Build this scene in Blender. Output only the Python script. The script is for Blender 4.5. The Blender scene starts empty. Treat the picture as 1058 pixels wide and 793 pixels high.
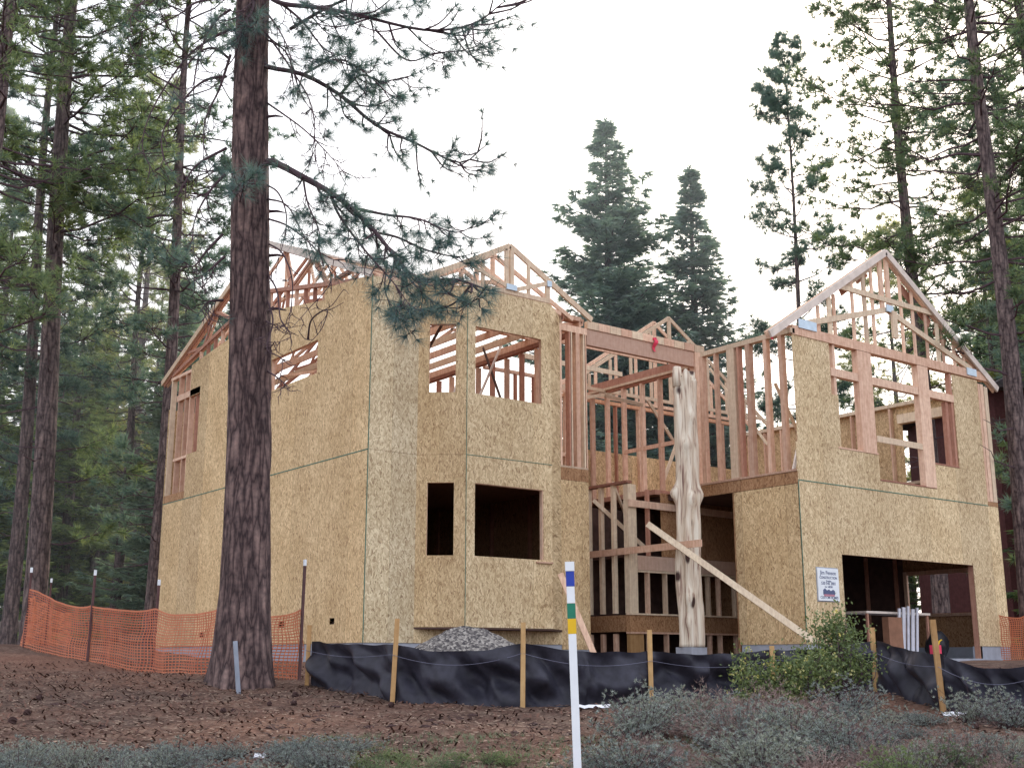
import bpy, math, random
import numpy as np
from mathutils import Vector, Matrix, noise as mnoise
random.seed(7); RNG = np.random.default_rng(7)
S = bpy.context.scene
COL = S.collection
PI = math.pi

# ------------------------------------------------------------------ camera
F, PITCH, YAW = 1229.85, .2289, .6483
CAM = Vector((-19.4796, -15.9091, -.348))
HEAD = Vector((math.sin(YAW), math.cos(YAW), 0)); RIGHT = Vector((math.cos(YAW), -math.sin(YAW), 0))
cd = bpy.data.cameras.new("camera"); cam = bpy.data.objects.new("camera", cd); COL.objects.link(cam)
cam.location = CAM; cam.rotation_euler = (PI/2 + PITCH, 0, -YAW)
cd.sensor_width = 36; cd.lens = 36*F/1058; cd.clip_end = 2000; cd.clip_start = .1
S.camera = cam

def ray(x, y):
    r = (x-529)/F; v = -(y-396.5)/F; cp, sp = math.cos(PITCH), math.sin(PITCH)
    return RIGHT*r + HEAD*(cp - v*sp) + Vector((0, 0, sp + v*cp))
def at(x, y, D):                       # survey point seen at x,y at depth D along the heading
    d = ray(x, y); return CAM + d*(D/d.dot(HEAD))
def smooth(a, b, t):
    t = min(1, max(0, (t-a)/(b-a))); return t*t*(3-2*t)
def gz(x, y):                          # terrain height
    d = math.hypot(x-CAM.x, y-CAM.y)
    base = -1.95 + .0765*min(d, 18) if d < 18 else -.573 + .22*smooth(18, 24, d)*1.0
    if d < 18: pass
    ox = max(-8-x, 0, x-7.4); oy = max(0-y, 0, y-14.5); out = math.hypot(ox, oy)
    side = (Vector((x, y, 0))-CAM).dot(RIGHT)
    rise = .045*max(0, out-3.0)*smooth(20, 30, d)
    if side < 0: rise += .25*smooth(19, 24, d)*smooth(-3, -8, side)*smooth(1.0, 3.5, out)
    rise = min(rise, 3.0)
    n = mnoise.noise(Vector((x*.5, y*.5, 0)))*.05 + mnoise.noise(Vector((x*1.7, y*1.7, 3)))*.025
    if out < .6: n *= .3
    return base + rise + n
def ground(px, d):                     # ground point in the column px at horizontal distance d
    y = 690.
    for _ in range(3):
        r = ray(px, y); h = math.hypot(r.x, r.y); p = CAM + r*(d/h); z = gz(p.x, p.y)
        y = 396.5 - F*math.tan(math.atan2(z-CAM.z, d) - PITCH)
    return Vector((p.x, p.y, gz(p.x, p.y)))

# ------------------------------------------------------------------ materials
def newmat(name):
    m = bpy.data.materials.new(name); m.use_nodes = True
    nt = m.node_tree; b = nt.nodes['Principled BSDF']; b.inputs['Roughness'].default_value = .85
    b.inputs['Specular IOR Level'].default_value = .25
    return m, nt, b
def N(nt, t, **k):
    n = nt.nodes.new(t)
    for a, v in k.items():
        if a in ('operation', 'blend_type', 'feature', 'data_type', 'noise_dimensions', 'voronoi_dimensions', 'wave_type', 'bands_direction', 'distance'): setattr(n, a, v)
        else: n.inputs[a].default_value = v
    return n
def L(nt, a, b): nt.links.new(a, b)
def mixc(nt, fac, a, b, mode='MIX'):
    n = nt.nodes.new('ShaderNodeMix'); n.data_type = 'RGBA'; n.blend_type = mode
    for i, v in ((0, fac), (6, a), (7, b)):
        if isinstance(v, (int, float)): n.inputs[i].default_value = v
        elif isinstance(v, (tuple, list)): n.inputs[i].default_value = (*v[:3], 1)
        else: L(nt, v, n.inputs[i])
    return n.outputs[2]
def ramp(nt, src, stops, interp='LINEAR'):
    n = nt.nodes.new('ShaderNodeValToRGB'); cr = n.color_ramp; cr.interpolation = interp
    while len(cr.elements) < len(stops): cr.elements.new(.5)
    for e, (p, c) in zip(cr.elements, stops): e.position = p; e.color = (*c, 1)
    L(nt, src, n.inputs[0]); return n.outputs[0]
def bump(nt, b, h, strength=.3, dist=.01):
    n = N(nt, 'ShaderNodeBump', Strength=strength, Distance=dist); L(nt, h, n.inputs['Height']); L(nt, n.outputs[0], b.inputs['Normal'])

def osb_material(name, tint, dark=1.0):
    m, nt, b = newmat(name)
    tc = nt.nodes.new('ShaderNodeTexCoord'); sep = nt.nodes.new('ShaderNodeSeparateXYZ'); L(nt, tc.outputs['Object'], sep.inputs[0])
    u = N(nt, 'ShaderNodeMath', operation='SUBTRACT'); L(nt, sep.outputs[0], u.inputs[0]); L(nt, sep.outputs[1], u.inputs[1])
    cmb = nt.nodes.new('ShaderNodeCombineXYZ'); L(nt, u.outputs[0], cmb.inputs[0]); L(nt, sep.outputs[2], cmb.inputs[1])
    warp = N(nt, 'ShaderNodeTexNoise', Scale=7.0, Detail=2.0); L(nt, cmb.outputs[0], warp.inputs['Vector'])
    wv = N(nt, 'ShaderNodeVectorMath', operation='MULTIPLY_ADD'); L(nt, warp.outputs['Color'], wv.inputs[0]); wv.inputs[1].default_value = (.09, .09, 0); L(nt, cmb.outputs[0], wv.inputs[2])
    cols = []
    for k, (ang, sx, sy) in enumerate(((.25, 46, 13), (-.5, 40, 15), (.9, 30, 16))):
        mp = nt.nodes.new('ShaderNodeMapping'); mp.inputs['Rotation'].default_value = (0, 0, ang); mp.inputs['Location'].default_value = (k*3.3, k, 0)
        L(nt, wv.outputs[0], mp.inputs[0])
        sc = N(nt, 'ShaderNodeVectorMath', operation='MULTIPLY'); sc.inputs[1].default_value = (sx, sy, 1); L(nt, mp.outputs[0], sc.inputs[0])
        v = N(nt, 'ShaderNodeTexVoronoi', Scale=1.0, voronoi_dimensions='2D'); L(nt, sc.outputs[0], v.inputs['Vector'])
        s2 = nt.nodes.new('ShaderNodeSeparateColor'); L(nt, v.outputs['Color'], s2.inputs[0]); cols.append(s2)
    sel = ramp(nt, cols[2].outputs[0], [(0, (0, 0, 0)), (.5, (1, 1, 1))], 'CONSTANT')
    val = mixc(nt, sel, cols[0].outputs[1], cols[1].outputs[1])
    c = ramp(nt, val, [(0, (.33, .24, .16)), (.10, (.47, .37, .255)), (.4, (.58, .485, .35)), (.7, (.67, .58, .43)), (1, (.79, .71, .55))])
    # sheet seams and sheet-to-sheet tone
    br = nt.nodes.new('ShaderNodeTexBrick'); br.offset = 0; br.inputs['Scale'].default_value = 1; br.inputs['Brick Width'].default_value = 1.22; br.inputs['Row Height'].default_value = 40
    br.inputs['Mortar Size'].default_value = .004; br.inputs['Color1'].default_value = (.88, .87, .86, 1); br.inputs['Color2'].default_value = (1.10, 1.08, 1.03, 1); br.inputs['Mortar'].default_value = (.55, .5, .42, 1)
    off = N(nt, 'ShaderNodeVectorMath', operation='ADD'); off.inputs[1].default_value = (.35, 20, 0); L(nt, cmb.outputs[0], off.inputs[0]); L(nt, off.outputs[0], br.inputs['Vector'])
    c = mixc(nt, 1, c, br.outputs['Color'], 'MULTIPLY')
    big = N(nt, 'ShaderNodeTexNoise', Scale=.9, Detail=3.0); L(nt, cmb.outputs[0], big.inputs['Vector'])
    c = mixc(nt, 1, c, ramp(nt, big.outputs[0], [(.3, (.88, .84, .80)), (.7, (1.06, 1.06, 1.08))]), 'MULTIPLY')
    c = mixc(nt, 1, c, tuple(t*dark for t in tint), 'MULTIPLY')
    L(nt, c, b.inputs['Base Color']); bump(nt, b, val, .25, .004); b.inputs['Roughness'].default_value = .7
    return m
def wood_material(name, c0, c1, scale=1.0):
    m, nt, b = newmat(name)
    tc = nt.nodes.new('ShaderNodeTexCoord'); oi = nt.nodes.new('ShaderNodeObjectInfo')
    n1 = N(nt, 'ShaderNodeTexNoise', Scale=9.0*scale, Detail=5.0, Roughness=.6); L(nt, tc.outputs['Object'], n1.inputs['Vector'])
    gr = N(nt, 'ShaderNodeVectorMath', operation='MULTIPLY'); gr.inputs[1].default_value = (30, 30, 2.2); L(nt, tc.outputs['Object'], gr.inputs[0])
    n2 = N(nt, 'ShaderNodeTexNoise', Scale=1.0*scale, Detail=3.0); L(nt, gr.outputs[0], n2.inputs['Vector'])
    a = N(nt, 'ShaderNodeMath', operation='ADD'); L(nt, n1.outputs[0], a.inputs[0]); L(nt, n2.outputs[0], a.inputs[1])
    h = N(nt, 'ShaderNodeMath', operation='MULTIPLY'); L(nt, a.outputs[0], h.inputs[0]); h.inputs[1].default_value = .5
    c = ramp(nt, h.outputs[0], [(.36, c0), (.64, c1)])
    rb = ramp(nt, oi.outputs['Random'], [(0, (.66, .62, .60)), (.35, (.95, .90, .86)), (.7, (1.0, 1.02, 1.0)), (1, (1.18, 1.18, 1.14))])
    c = mixc(nt, 1, c, rb, 'MULTIPLY'); L(nt, c, b.inputs['Base Color']); bump(nt, b, n2.outputs[0], .2, .003)
    return m
def plain(name, col, rough=.8, var=.25, scale=6.0, metal=0):
    m, nt, b = newmat(name)
    tc = nt.nodes.new('ShaderNodeTexCoord'); n1 = N(nt, 'ShaderNodeTexNoise', Scale=scale, Detail=4.0); L(nt, tc.outputs['Object'], n1.inputs['Vector'])
    c = ramp(nt, n1.outputs[0], [(.3, tuple(v*(1-var) for v in col)), (.7, tuple(min(1, v*(1+var)) for v in col))])
    L(nt, c, b.inputs['Base Color']); b.inputs['Roughness'].default_value = rough; b.inputs['Metallic'].default_value = metal
    return m
def foliage(name, c0, c1, trans=.35, rough=.55):
    m, nt, b = newmat(name)
    g = nt.nodes.new('ShaderNodeNewGeometry'); tc = nt.nodes.new('ShaderNodeTexCoord'); oi = nt.nodes.new('ShaderNodeObjectInfo')
    n1 = N(nt, 'ShaderNodeTexNoise', Scale=.8, Detail=2.0); L(nt, tc.outputs['Object'], n1.inputs['Vector'])
    a = N(nt, 'ShaderNodeMath', operation='ADD'); L(nt, g.outputs['Random Per Island'], a.inputs[0]); L(nt, n1.outputs[0], a.inputs[1])
    h = N(nt, 'ShaderNodeMath', operation='MULTIPLY'); L(nt, a.outputs[0], h.inputs[0]); h.inputs[1].default_value = .5
    c = ramp(nt, h.outputs[0], [(.15, c0), (.85, c1)])
    c = mixc(nt, 1, c, ramp(nt, oi.outputs['Random'], [(0, (.72, .76, .80)), (.5, (1, 1, 1)), (1, (1.25, 1.18, 1.02))]), 'MULTIPLY')
    L(nt, c, b.inputs['Base Color']); b.inputs['Roughness'].default_value = rough
    t = nt.nodes.new('ShaderNodeBsdfTranslucent'); L(nt, mixc(nt, 1, c, (1.5, 1.5, .9), 'MULTIPLY'), t.inputs[0])
    mx = nt.nodes.new('ShaderNodeMixShader'); mx.inputs[0].default_value = trans
    L(nt, b.outputs[0], mx.inputs[1]); L(nt, t.outputs[0], mx.inputs[2]); L(nt, mx.outputs[0], nt.nodes['Material Output'].inputs[0])
    return m
def bark_material(name, c0, c1, c2, sc=1.0):
    m, nt, b = newmat(name)
    tc = nt.nodes.new('ShaderNodeTexCoord'); mp = nt.nodes.new('ShaderNodeMapping'); mp.inputs['Scale'].default_value = (9*sc, 9*sc, 1.6*sc); L(nt, tc.outputs['Object'], mp.inputs[0])
    wn = N(nt, 'ShaderNodeTexNoise', Scale=1.2, Detail=3.0); L(nt, mp.outputs[0], wn.inputs['Vector'])
    wv = N(nt, 'ShaderNodeVectorMath', operation='MULTIPLY_ADD'); L(nt, wn.outputs['Color'], wv.inputs[0]); wv.inputs[1].default_value = (1.2, 1.2, 1.2); L(nt, mp.outputs[0], wv.inputs[2])
    v = N(nt, 'ShaderNodeTexVoronoi', Scale=1.0, feature='DISTANCE_TO_EDGE'); L(nt, wv.outputs[0], v.inputs['Vector'])
    n2 = N(nt, 'ShaderNodeTexNoise', Scale=14.0*sc, Detail=5.0); L(nt, tc.outputs['Object'], n2.inputs['Vector'])
    c = ramp(nt, v.outputs[0], [(.0, c0), (.12, c1), (.45, c2)])
    c = mixc(nt, 1, c, ramp(nt, n2.outputs[0], [(.3, (.6, .6, .62)), (.7, (1.3, 1.25, 1.2))]), 'MULTIPLY')
    L(nt, c, b.inputs['Base Color']); bump(nt, b, v.outputs[0], .8, .03); b.inputs['Roughness'].default_value = .95
    return m

M = dict(
 osb_warm=osb_material('osb_warm', (1.0, .875, .69)), osb=osb_material('osb_pale', (1.08, 1.0, .84)), osb_grey=osb_material('osb_grey', (.98, .96, .88)),
 osb_dark=osb_material('osb_dark', (.62, .42, .31)),  # shade of the entry recess and garage side wall put into this tint
 wood=wood_material('framing_lumber', (.60, .37, .27), (.82, .59, .45)),
 wood_pale=wood_material('pale_lumber', (.60, .46, .34), (.80, .66, .50)),
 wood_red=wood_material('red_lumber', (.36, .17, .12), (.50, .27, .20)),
 stake=wood_material('stake_wood', (.42, .25, .11), (.58, .37, .18)),
 rake=plain('skylit_rake_wood', (.70, .61, .54), .8, .12),  # sky light on the rake boards put into a paler colour
 beamw=wood_material('glulam_wood', (.60, .40, .31), (.72, .52, .42)),
 concrete=plain('concrete', (.36, .38, .44), .9, .12), edge=plain('green_sheet_edge', (.10, .20, .15), .9, .2),
 dark=plain('interior_shade', (.10, .06, .05), .95), steel=plain('truss_plate', (.55, .66, .75), .5, .1, metal=.3),  # dark entry: indoor shade put into the colour
 bark=bark_material('pine_bark', (.045, .030, .032), (.12, .082, .080), (.25, .175, .16)),
 bark_far=bark_material('pine_bark_far', (.055, .040, .042), (.13, .10, .10), (.24, .185, .175), .8),  # sky light on distant trunks put into a greyer brown
 twig=plain('dead_twig', (.085, .055, .065), .95, .3),
 needle=foliage('pine_needle', (.06, .125, .15), (.18, .26, .26), .3),
 pine_a=foliage('pine_far', (.07, .13, .12), (.28, .34, .18), .5), pine_b=foliage('pine_far_blue', (.08, .145, .165), (.22, .30, .26), .45),  # far crowns coloured lighter and bluer to imitate haze
 pine_c=foliage('pine_sunny', (.12, .16, .07), (.42, .40, .14), .5),  # sunlit yellow put into the needle colour
 fir=foliage('fir_needle', (.09, .16, .17), (.26, .35, .31), .4),  # haze over the firs put into a lighter, bluer green
 dark_fir=foliage('forest_fir', (.04, .085, .07), (.20, .26, .14), .5),
 sage=foliage('sage_leaf', (.13, .155, .15), (.36, .39, .375), .15, .8), sage_g=foliage('sage_green', (.09, .14, .07), (.22, .28, .15), .2, .8),
 bushleaf=foliage('bush_leaf', (.05, .08, .04), (.18, .23, .11), .25), flower=foliage('yellow_flower', (.55, .45, .08), (.80, .74, .40), .2),
 fabric=plain('black_fabric', (.030, .029, .042), .5, .35, 8.0), cord=plain('cord', (.17, .17, .24), .8, .1),
 orange=foliage('orange_plastic', (.58, .17, .11), (.76, .29, .19), .4), postm=plain('rusty_steel', (.10, .05, .05), .7), white=plain('white_paint', (.78, .82, .86), .5, .05),
 blue=plain('blue_band', (.03, .06, .38), .5, .1), green=plain('green_band', (.02, .19, .12), .5, .1), yellow=plain('yellow_band', (.75, .47, .02), .5, .1),
 gravel=None, red=plain('red_ribbon', (.75, .06, .12), .6, .1), board=plain('white_trim', (.60, .60, .66), .6, .1), cardb=plain('brown_panel', (.26, .13, .08), .8, .15),
 redhouse=plain('red_siding', (.10, .035, .035), .8, .2), glass=plain('window_glass', (.45, .52, .60), .15, .1), roofm=plain('dark_roof', (.10, .09, .10), .9, .2),
 snow=plain('white_scrap', (.75, .75, .8), .8, .05), black=plain('black_plastic', (.02, .02, .025), .4), signink=plain('sign_ink', (.10, .12, .22), .7, .05), signred=plain('sign_red', (.5, .22, .28), .7, .1),
 cone=plain('cone', (.055, .03, .028), .95, .4, 30.), grey=plain('grey_stake', (.30, .33, .40), .8, .15),
)
def log_material():
    m, nt, b = newmat('peeled_log')
    tc = nt.nodes.new('ShaderNodeTexCoord'); sc = N(nt, 'ShaderNodeVectorMath', operation='MULTIPLY'); sc.inputs[1].default_value = (7, 7, .55); L(nt, tc.outputs['Object'], sc.inputs[0])
    n1 = N(nt, 'ShaderNodeTexNoise', Scale=2.2, Detail=6.0, Distortion=.7); L(nt, sc.outputs[0], n1.inputs['Vector'])
    c = ramp(nt, n1.outputs[0], [(.30, (.22, .12, .10)), (.38, (.46, .34, .27)), (.46, (.68, .57, .45)), (.62, (.80, .73, .61))])
    sp = N(nt, 'ShaderNodeTexVoronoi', Scale=2.3); kv = N(nt, 'ShaderNodeVectorMath', operation='MULTIPLY'); kv.inputs[1].default_value = (1, 1, .55); L(nt, tc.outputs['Object'], kv.inputs[0]); L(nt, kv.outputs[0], sp.inputs['Vector'])
    c = mixc(nt, ramp(nt, sp.outputs['Distance'], [(.12, (1, 1, 1)), (.19, (0, 0, 0))]), c, (.07, .04, .035))
    L(nt, c, b.inputs['Base Color']); bump(nt, b, n1.outputs[0], .6, .02); return m
M['log'] = log_material()
def gravel_material():
    m, nt, b = newmat('gravel'); tc = nt.nodes.new('ShaderNodeTexCoord')
    v = N(nt, 'ShaderNodeTexVoronoi', Scale=28.0); L(nt, tc.outputs['Object'], v.inputs['Vector']); s = nt.nodes.new('ShaderNodeSeparateColor'); L(nt, v.outputs['Color'], s.inputs[0])
    L(nt, ramp(nt, s.outputs[0], [(0, (.05, .045, .05)), (.5, (.15, .135, .13)), (1, (.38, .35, .32))]), b.inputs['Base Color']); bump(nt, b, v.outputs['Distance'], .8, .02); return m
M['gravel'] = gravel_material()
def ground_material():
    m, nt, b = newmat('pine_litter_ground'); tc = nt.nodes.new('ShaderNodeTexCoord')
    n0 = N(nt, 'ShaderNodeTexNoise', Scale=.35, Detail=5.0, Roughness=.6); n1 = N(nt, 'ShaderNodeTexNoise', Scale=3.5, Detail=8.0, Roughness=.7); n2 = N(nt, 'ShaderNodeTexNoise', Scale=22.0, Detail=6.0, Roughness=.75)
    for n in (n0, n1, n2): L(nt, tc.outputs['Object'], n.inputs['Vector'])
    c = ramp(nt, n1.outputs[0], [(.3, (.055, .034, .028)), (.5, (.115, .076, .062)), (.7, (.19, .14, .11))])
    c = mixc(nt, ramp(nt, n0.outputs[0], [(.42, (0, 0, 0)), (.62, (1, 1, 1))]), c, mixc(nt, .6, c, (.20, .105, .075)))
    c = mixc(nt, 1, c, ramp(nt, n2.outputs[0], [(.3, (.45, .43, .45)), (.5, (1, 1, 1)), (.72, (1.7, 1.65, 1.6))]), 'MULTIPLY')
    L(nt, c, b.inputs['Base Color']); bump(nt, b, n2.outputs[0], .7, .03); b.inputs['Roughness'].default_value = 1; b.inputs['Specular IOR Level'].default_value = .05; return m
M['ground'] = ground_material()

# ------------------------------------------------------------------ mesh helpers
class MB:
    def __init__(s): s.v = []; s.f = []
    def add(s, vs, fs):
        o = len(s.v); s.v += [tuple(v) for v in vs]; s.f += [tuple(i+o for i in f) for f in fs]; return s
    def box(s, a, b):
        x0, y0, z0 = a; x1, y1, z1 = b
        return s.add([(x0,y0,z0),(x1,y0,z0),(x1,y1,z0),(x0,y1,z0),(x0,y0,z1),(x1,y0,z1),(x1,y1,z1),(x0,y1,z1)],
                     [(3,2,1,0),(4,5,6,7),(0,1,5,4),(1,2,6,5),(2,3,7,6),(3,0,4,7)])
    def bar(s, p, q, w, h, side=None):          # rectangular lumber from p to q, w across `side`, h the other way
        p, q = Vector(p), Vector(q); d = (q-p).normalized()
        sd = Vector(side) if side else (Vector((0,0,1)).cross(d) if abs(d.z) < .95 else Vector((1,0,0)))
        sd = (sd - d*sd.dot(d)).normalized(); up = d.cross(sd)
        vs = [c + sd*(i*w/2) + up*(j*h/2) for c in (p, q) for i, j in ((-1,-1),(1,-1),(1,1),(-1,1))]
        return s.add(vs, [(3,2,1,0),(4,5,6,7),(0,1,5,4),(1,2,6,5),(2,3,7,6),(3,0,4,7)])
    def tube(s, pts, rad, n=6, cap=True):
        pts = [Vector(p) for p in pts]; o = len(s.v); k = len(pts)
        t = (pts[1]-pts[0]).normalized(); u = t.orthogonal().normalized()
        for i, p in enumerate(pts):
            t = (pts[min(i+1, k-1)] - pts[max(i-1, 0)]).normalized()
            u = (u - t*u.dot(t)).normalized(); w = t.cross(u)
            for j in range(n):
                a = 2*PI*j/n; s.v.append(tuple(p + (u*math.cos(a) + w*math.sin(a))*rad[i]))
        for i in range(k-1):
            for j in range(n):
                a = o+i*n+j; b = o+i*n+(j+1) % n; s.f.append((a, b, b+n, a+n))
        if cap: s.f.append(tuple(o+(k-1)*n+j for j in range(n))); s.f.append(tuple(o+n-1-j for j in range(n)))
        return s
    def prism(s, poly, axis, t0, t1):           # poly of 2D points extruded along axis ('X': poly=(y,z), 'Y': poly=(x,z))
        n = len(poly); mk = (lambda p, t: (t, p[0], p[1])) if axis == 'X' else (lambda p, t: (p[0], t, p[1])) if axis == 'Y' else (lambda p, t: (p[0], p[1], t))
        vs = [mk(p, t0) for p in poly] + [mk(p, t1) for p in poly]
        fs = [tuple(range(n))[::-1], tuple(range(n, 2*n))] + [(i, (i+1) % n, n+(i+1) % n, n+i) for i in range(n)]
        return s.add(vs, fs)
    def build(s, name, mat, parent=None, smooth_=False):
        me = bpy.data.meshes.new(name); me.from_pydata(s.v, [], s.f); me.update()
        if mat: me.materials.append(mat)
        if smooth_: me.polygons.foreach_set('use_smooth', [True]*len(me.polygons))
        o = bpy.data.objects.new(name, me); COL.objects.link(o)
        if parent: o.parent = parent
        return o
def np_tris(name, verts, mat, parent=None, per=3):
    n = len(verts)//per; me = bpy.data.meshes.new(name)
    me.vertices.add(n*per); me.vertices.foreach_set('co', verts.astype(np.float32).ravel())
    me.loops.add(n*per); me.loops.foreach_set('vertex_index', np.arange(n*per, dtype=np.int32))
    me.polygons.add(n); me.polygons.foreach_set('loop_start', np.arange(0, n*per, per, dtype=np.int32))
    me.update(calc_edges=True); me.materials.append(mat)
    o = bpy.data.objects.new(name, me); COL.objects.link(o)
    if parent: o.parent = parent
    return o
def tuft_verts(C, D, k, length, width, bias=.7, flat=0.):
    C = np.repeat(np.asarray(C, float), k, 0); D = np.repeat(np.asarray(D, float), k, 0); n = len(C)
    d = RNG.normal(size=(n, 3)); d /= np.linalg.norm(d, axis=1, keepdims=True)+1e-9
    if flat: d[:, 2] *= (1-flat)
    d = d + D*bias; d /= np.linalg.norm(d, axis=1, keepdims=True)+1e-9
    l = length*(.6+.6*RNG.random((n, 1))); p = np.cross(d, RNG.normal(size=(n, 3))); p /= np.linalg.norm(p, axis=1, keepdims=True)+1e-9
    w = width*(.7+.6*RNG.random((n, 1)))/2
    V = np.empty((n, 3, 3)); V[:, 0] = C-p*w; V[:, 1] = C+p*w; V[:, 2] = C+d*l
    return V.reshape(-1, 3)
def leaf_verts(C, D, k, length, width, spread, bias=.3):   # k rhombic leaves scattered round each centre
    C = np.repeat(np.asarray(C, float), k, 0) + RNG.normal(size=(len(C)*k, 3))*spread; n = len(C)
    d = RNG.normal(size=(n, 3)) + np.repeat(np.asarray(D, float), k, 0)*bias; d /= np.linalg.norm(d, axis=1, keepdims=True)
    p = np.cross(d, RNG.normal(size=(n, 3))); p /= np.linalg.norm(p, axis=1, keepdims=True)+1e-9
    l = length*(.6+.7*RNG.random((n, 1))); w = width*(.6+.7*RNG.random((n, 1)))/2
    V = np.empty((n, 4, 3)); V[:, 0] = C; V[:, 1] = C+d*l*.5+p*w; V[:, 2] = C+d*l; V[:, 3] = C+d*l*.5-p*w
    return V.reshape(-1, 3)
def empty(name, loc=(0, 0, 0), rz=0):
    o = bpy.data.objects.new(name, None); COL.objects.link(o); o.location = loc; o.rotation_euler = (0, 0, rz); return o
def tag(o, label=None, cat=None, group=None, kind=None):
    if label: o['label'] = label
    if cat: o['category'] = cat
    if group: o['group'] = group
    if kind: o['kind'] = kind
    return o
def children(o): return [c for c in COL.objects if c.parent == o]
def dup(root, kids, loc, rz, sc=1.0, tilt=(0, 0)):
    r = root.copy(); COL.objects.link(r); r.location = loc; r.rotation_euler = (tilt[0], tilt[1], rz); r.scale = (sc, sc, sc) if isinstance(sc, (int, float)) else sc
    for k in kids:
        c = k.copy(); COL.objects.link(c); c.parent = r
    return r

# ------------------------------------------------------------------ ground
def build_ground():
    mb = MB(); A = 260; rs = [2.0]
    while rs[-1] < 900: rs.append(rs[-1] + max(.22, rs[-1]*.02) if rs[-1] < 60 else rs[-1]*1.12)
    vs = []
    for r in rs:
        for j in range(A):
            a = YAW - 1.15 + 2.3*j/(A-1); x = CAM.x + math.sin(a)*r; y = CAM.y + math.cos(a)*r
            n = 0
            if r < 22: n = mnoise.noise(Vector((x*5, y*5, 7)))*.022 + mnoise.noise(Vector((x*12, y*12, 2)))*.012
            vs.append((x, y, gz(x, y)+n))
    fs = [(i*A+j, i*A+j+1, (i+1)*A+j+1, (i+1)*A+j) for i in range(len(rs)-1) for j in range(A-1)]
    mb.add(vs, [f[::-1] for f in fs]); o = mb.build('ground', M['ground'], None, True); tag(o, 'bare brown ground strewn with pine litter', None, None, 'structure')
    # the other side of the camera
    mb = MB(); A2 = 60; rr = [2, 4, 8, 16, 30, 60, 120, 300, 900]; vs = []
    for r in rr:
        for j in range(A2):
            a = YAW + 1.15 + (2*PI-2.3)*j/(A2-1); x = CAM.x + math.sin(a)*r; y = CAM.y + math.cos(a)*r; vs.append((x, y, gz(x, y) if r < 30 else -1.9))
    mb.add(vs, [(i*A2+j, (i+1)*A2+j, (i+1)*A2+j+1, i*A2+j+1) for i in range(len(rr)-1) for j in range(A2-1)])
    o = mb.build('ground', M['ground'], None, True); tag(o, 'level ground behind the viewpoint', None, None, 'structure')
build_ground()

# ------------------------------------------------------------------ house
house = empty('unfinished_house', (0, 0, 0)); tag(house, 'two-storey house under construction, chipboard walls below bare timber roof framing', 'house')
def part(mb, name, mat, parent=house): return mb.build(name, M[mat], parent)
def wallgrid(P, dr, nrm, L_, z0, z1, holes=(), th=.014, zt=None):
    """sheet of OSB: start P(x,y), unit direction dr, inward normal nrm, length L_, with rectangular holes (u0,u1,z0,z1)"""
    us = sorted({0, L_, *[h[0] for h in holes], *[h[1] for h in holes]}); us = [u for u in us if 0 <= u <= L_]
    zs = sorted({z0, z1, *[max(z0, h[2]) for h in holes], *[min(z1, h[3]) for h in holes]})
    mb = MB()
    def solid(i, j):
        if i < 0 or j < 0 or i >= len(us)-1 or j >= len(zs)-1: return False
        uc = (us[i]+us[i+1])/2; zc = (zs[j]+zs[j+1])/2
        return not any(h[0] < uc < h[1] and h[2] < zc < h[3] for h in holes)
    def pt(u, z, k): return (P[0]+dr[0]*u+nrm[0]*th*k, P[1]+dr[1]*u+nrm[1]*th*k, z)
    for i in range(len(us)-1):
        for j in range(len(zs)-1):
            if not solid(i, j): continue
            a, b, c, d = us[i], us[i+1], zs[j], zs[j+1]
            q = [pt(a, c, 0), pt(b, c, 0), pt(b, d, 0), pt(a, d, 0), pt(a, c, 1), pt(b, c, 1), pt(b, d, 1), pt(a, d, 1)]
            fs = [(0, 1, 2, 3), (7, 6, 5, 4)]
            if not solid(i-1, j): fs.append((0, 3, 7, 4))
            if not solid(i+1, j): fs.append((1, 5, 6, 2))
            if not solid(i, j-1): fs.append((0, 4, 5, 1))
            if not solid(i, j+1): fs.append((3, 2, 6, 7))
            mb.add(q, fs)
    return mb
def sheet(P, Q, z0, z1, holes=(), mat='osb', name='wall_sheathing', th=.014):
    d = Vector((Q[0]-P[0], Q[1]-P[1])); l = d.length; d.normalize(); n = Vector((-d.y, d.x))
    return part(wallgrid(P, d, n, l, z0, z1, holes, th), name, mat)
def lum(name, p, q, w=.038, h=.14, side=None, mat='wood', parent=house): return part(MB().bar(p, q, w, h, side), name, mat, parent)
XL, YF, YB, XR = -7.98, 3.89, 14.46, -2.36
ZS = 3.66
# foundation walls and slab
fm = [MB().box((XL+.02, YF+.02, -.6), (XR, YF+.22, -.004)), MB().box((XL+.02, YF+.22, -.6), (XL+.22, YB, -.004)), MB().box((.02, .02, -.6), (1.25, .22, -.004)),
      MB().box((6.18, .02, -.6), (7.41, .22, -.004)), MB().box((.02, .22, -.6), (.22, 1.75, -.004)), MB().box((7.21, .22, -.6), (7.41, 8, -.004))]
for k in fm: part(k, 'foundation_wall', 'concrete')
part(MB().box((.22, .0, -.5), (7.2, 8, -.28)), 'garage_slab', 'concrete')
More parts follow.
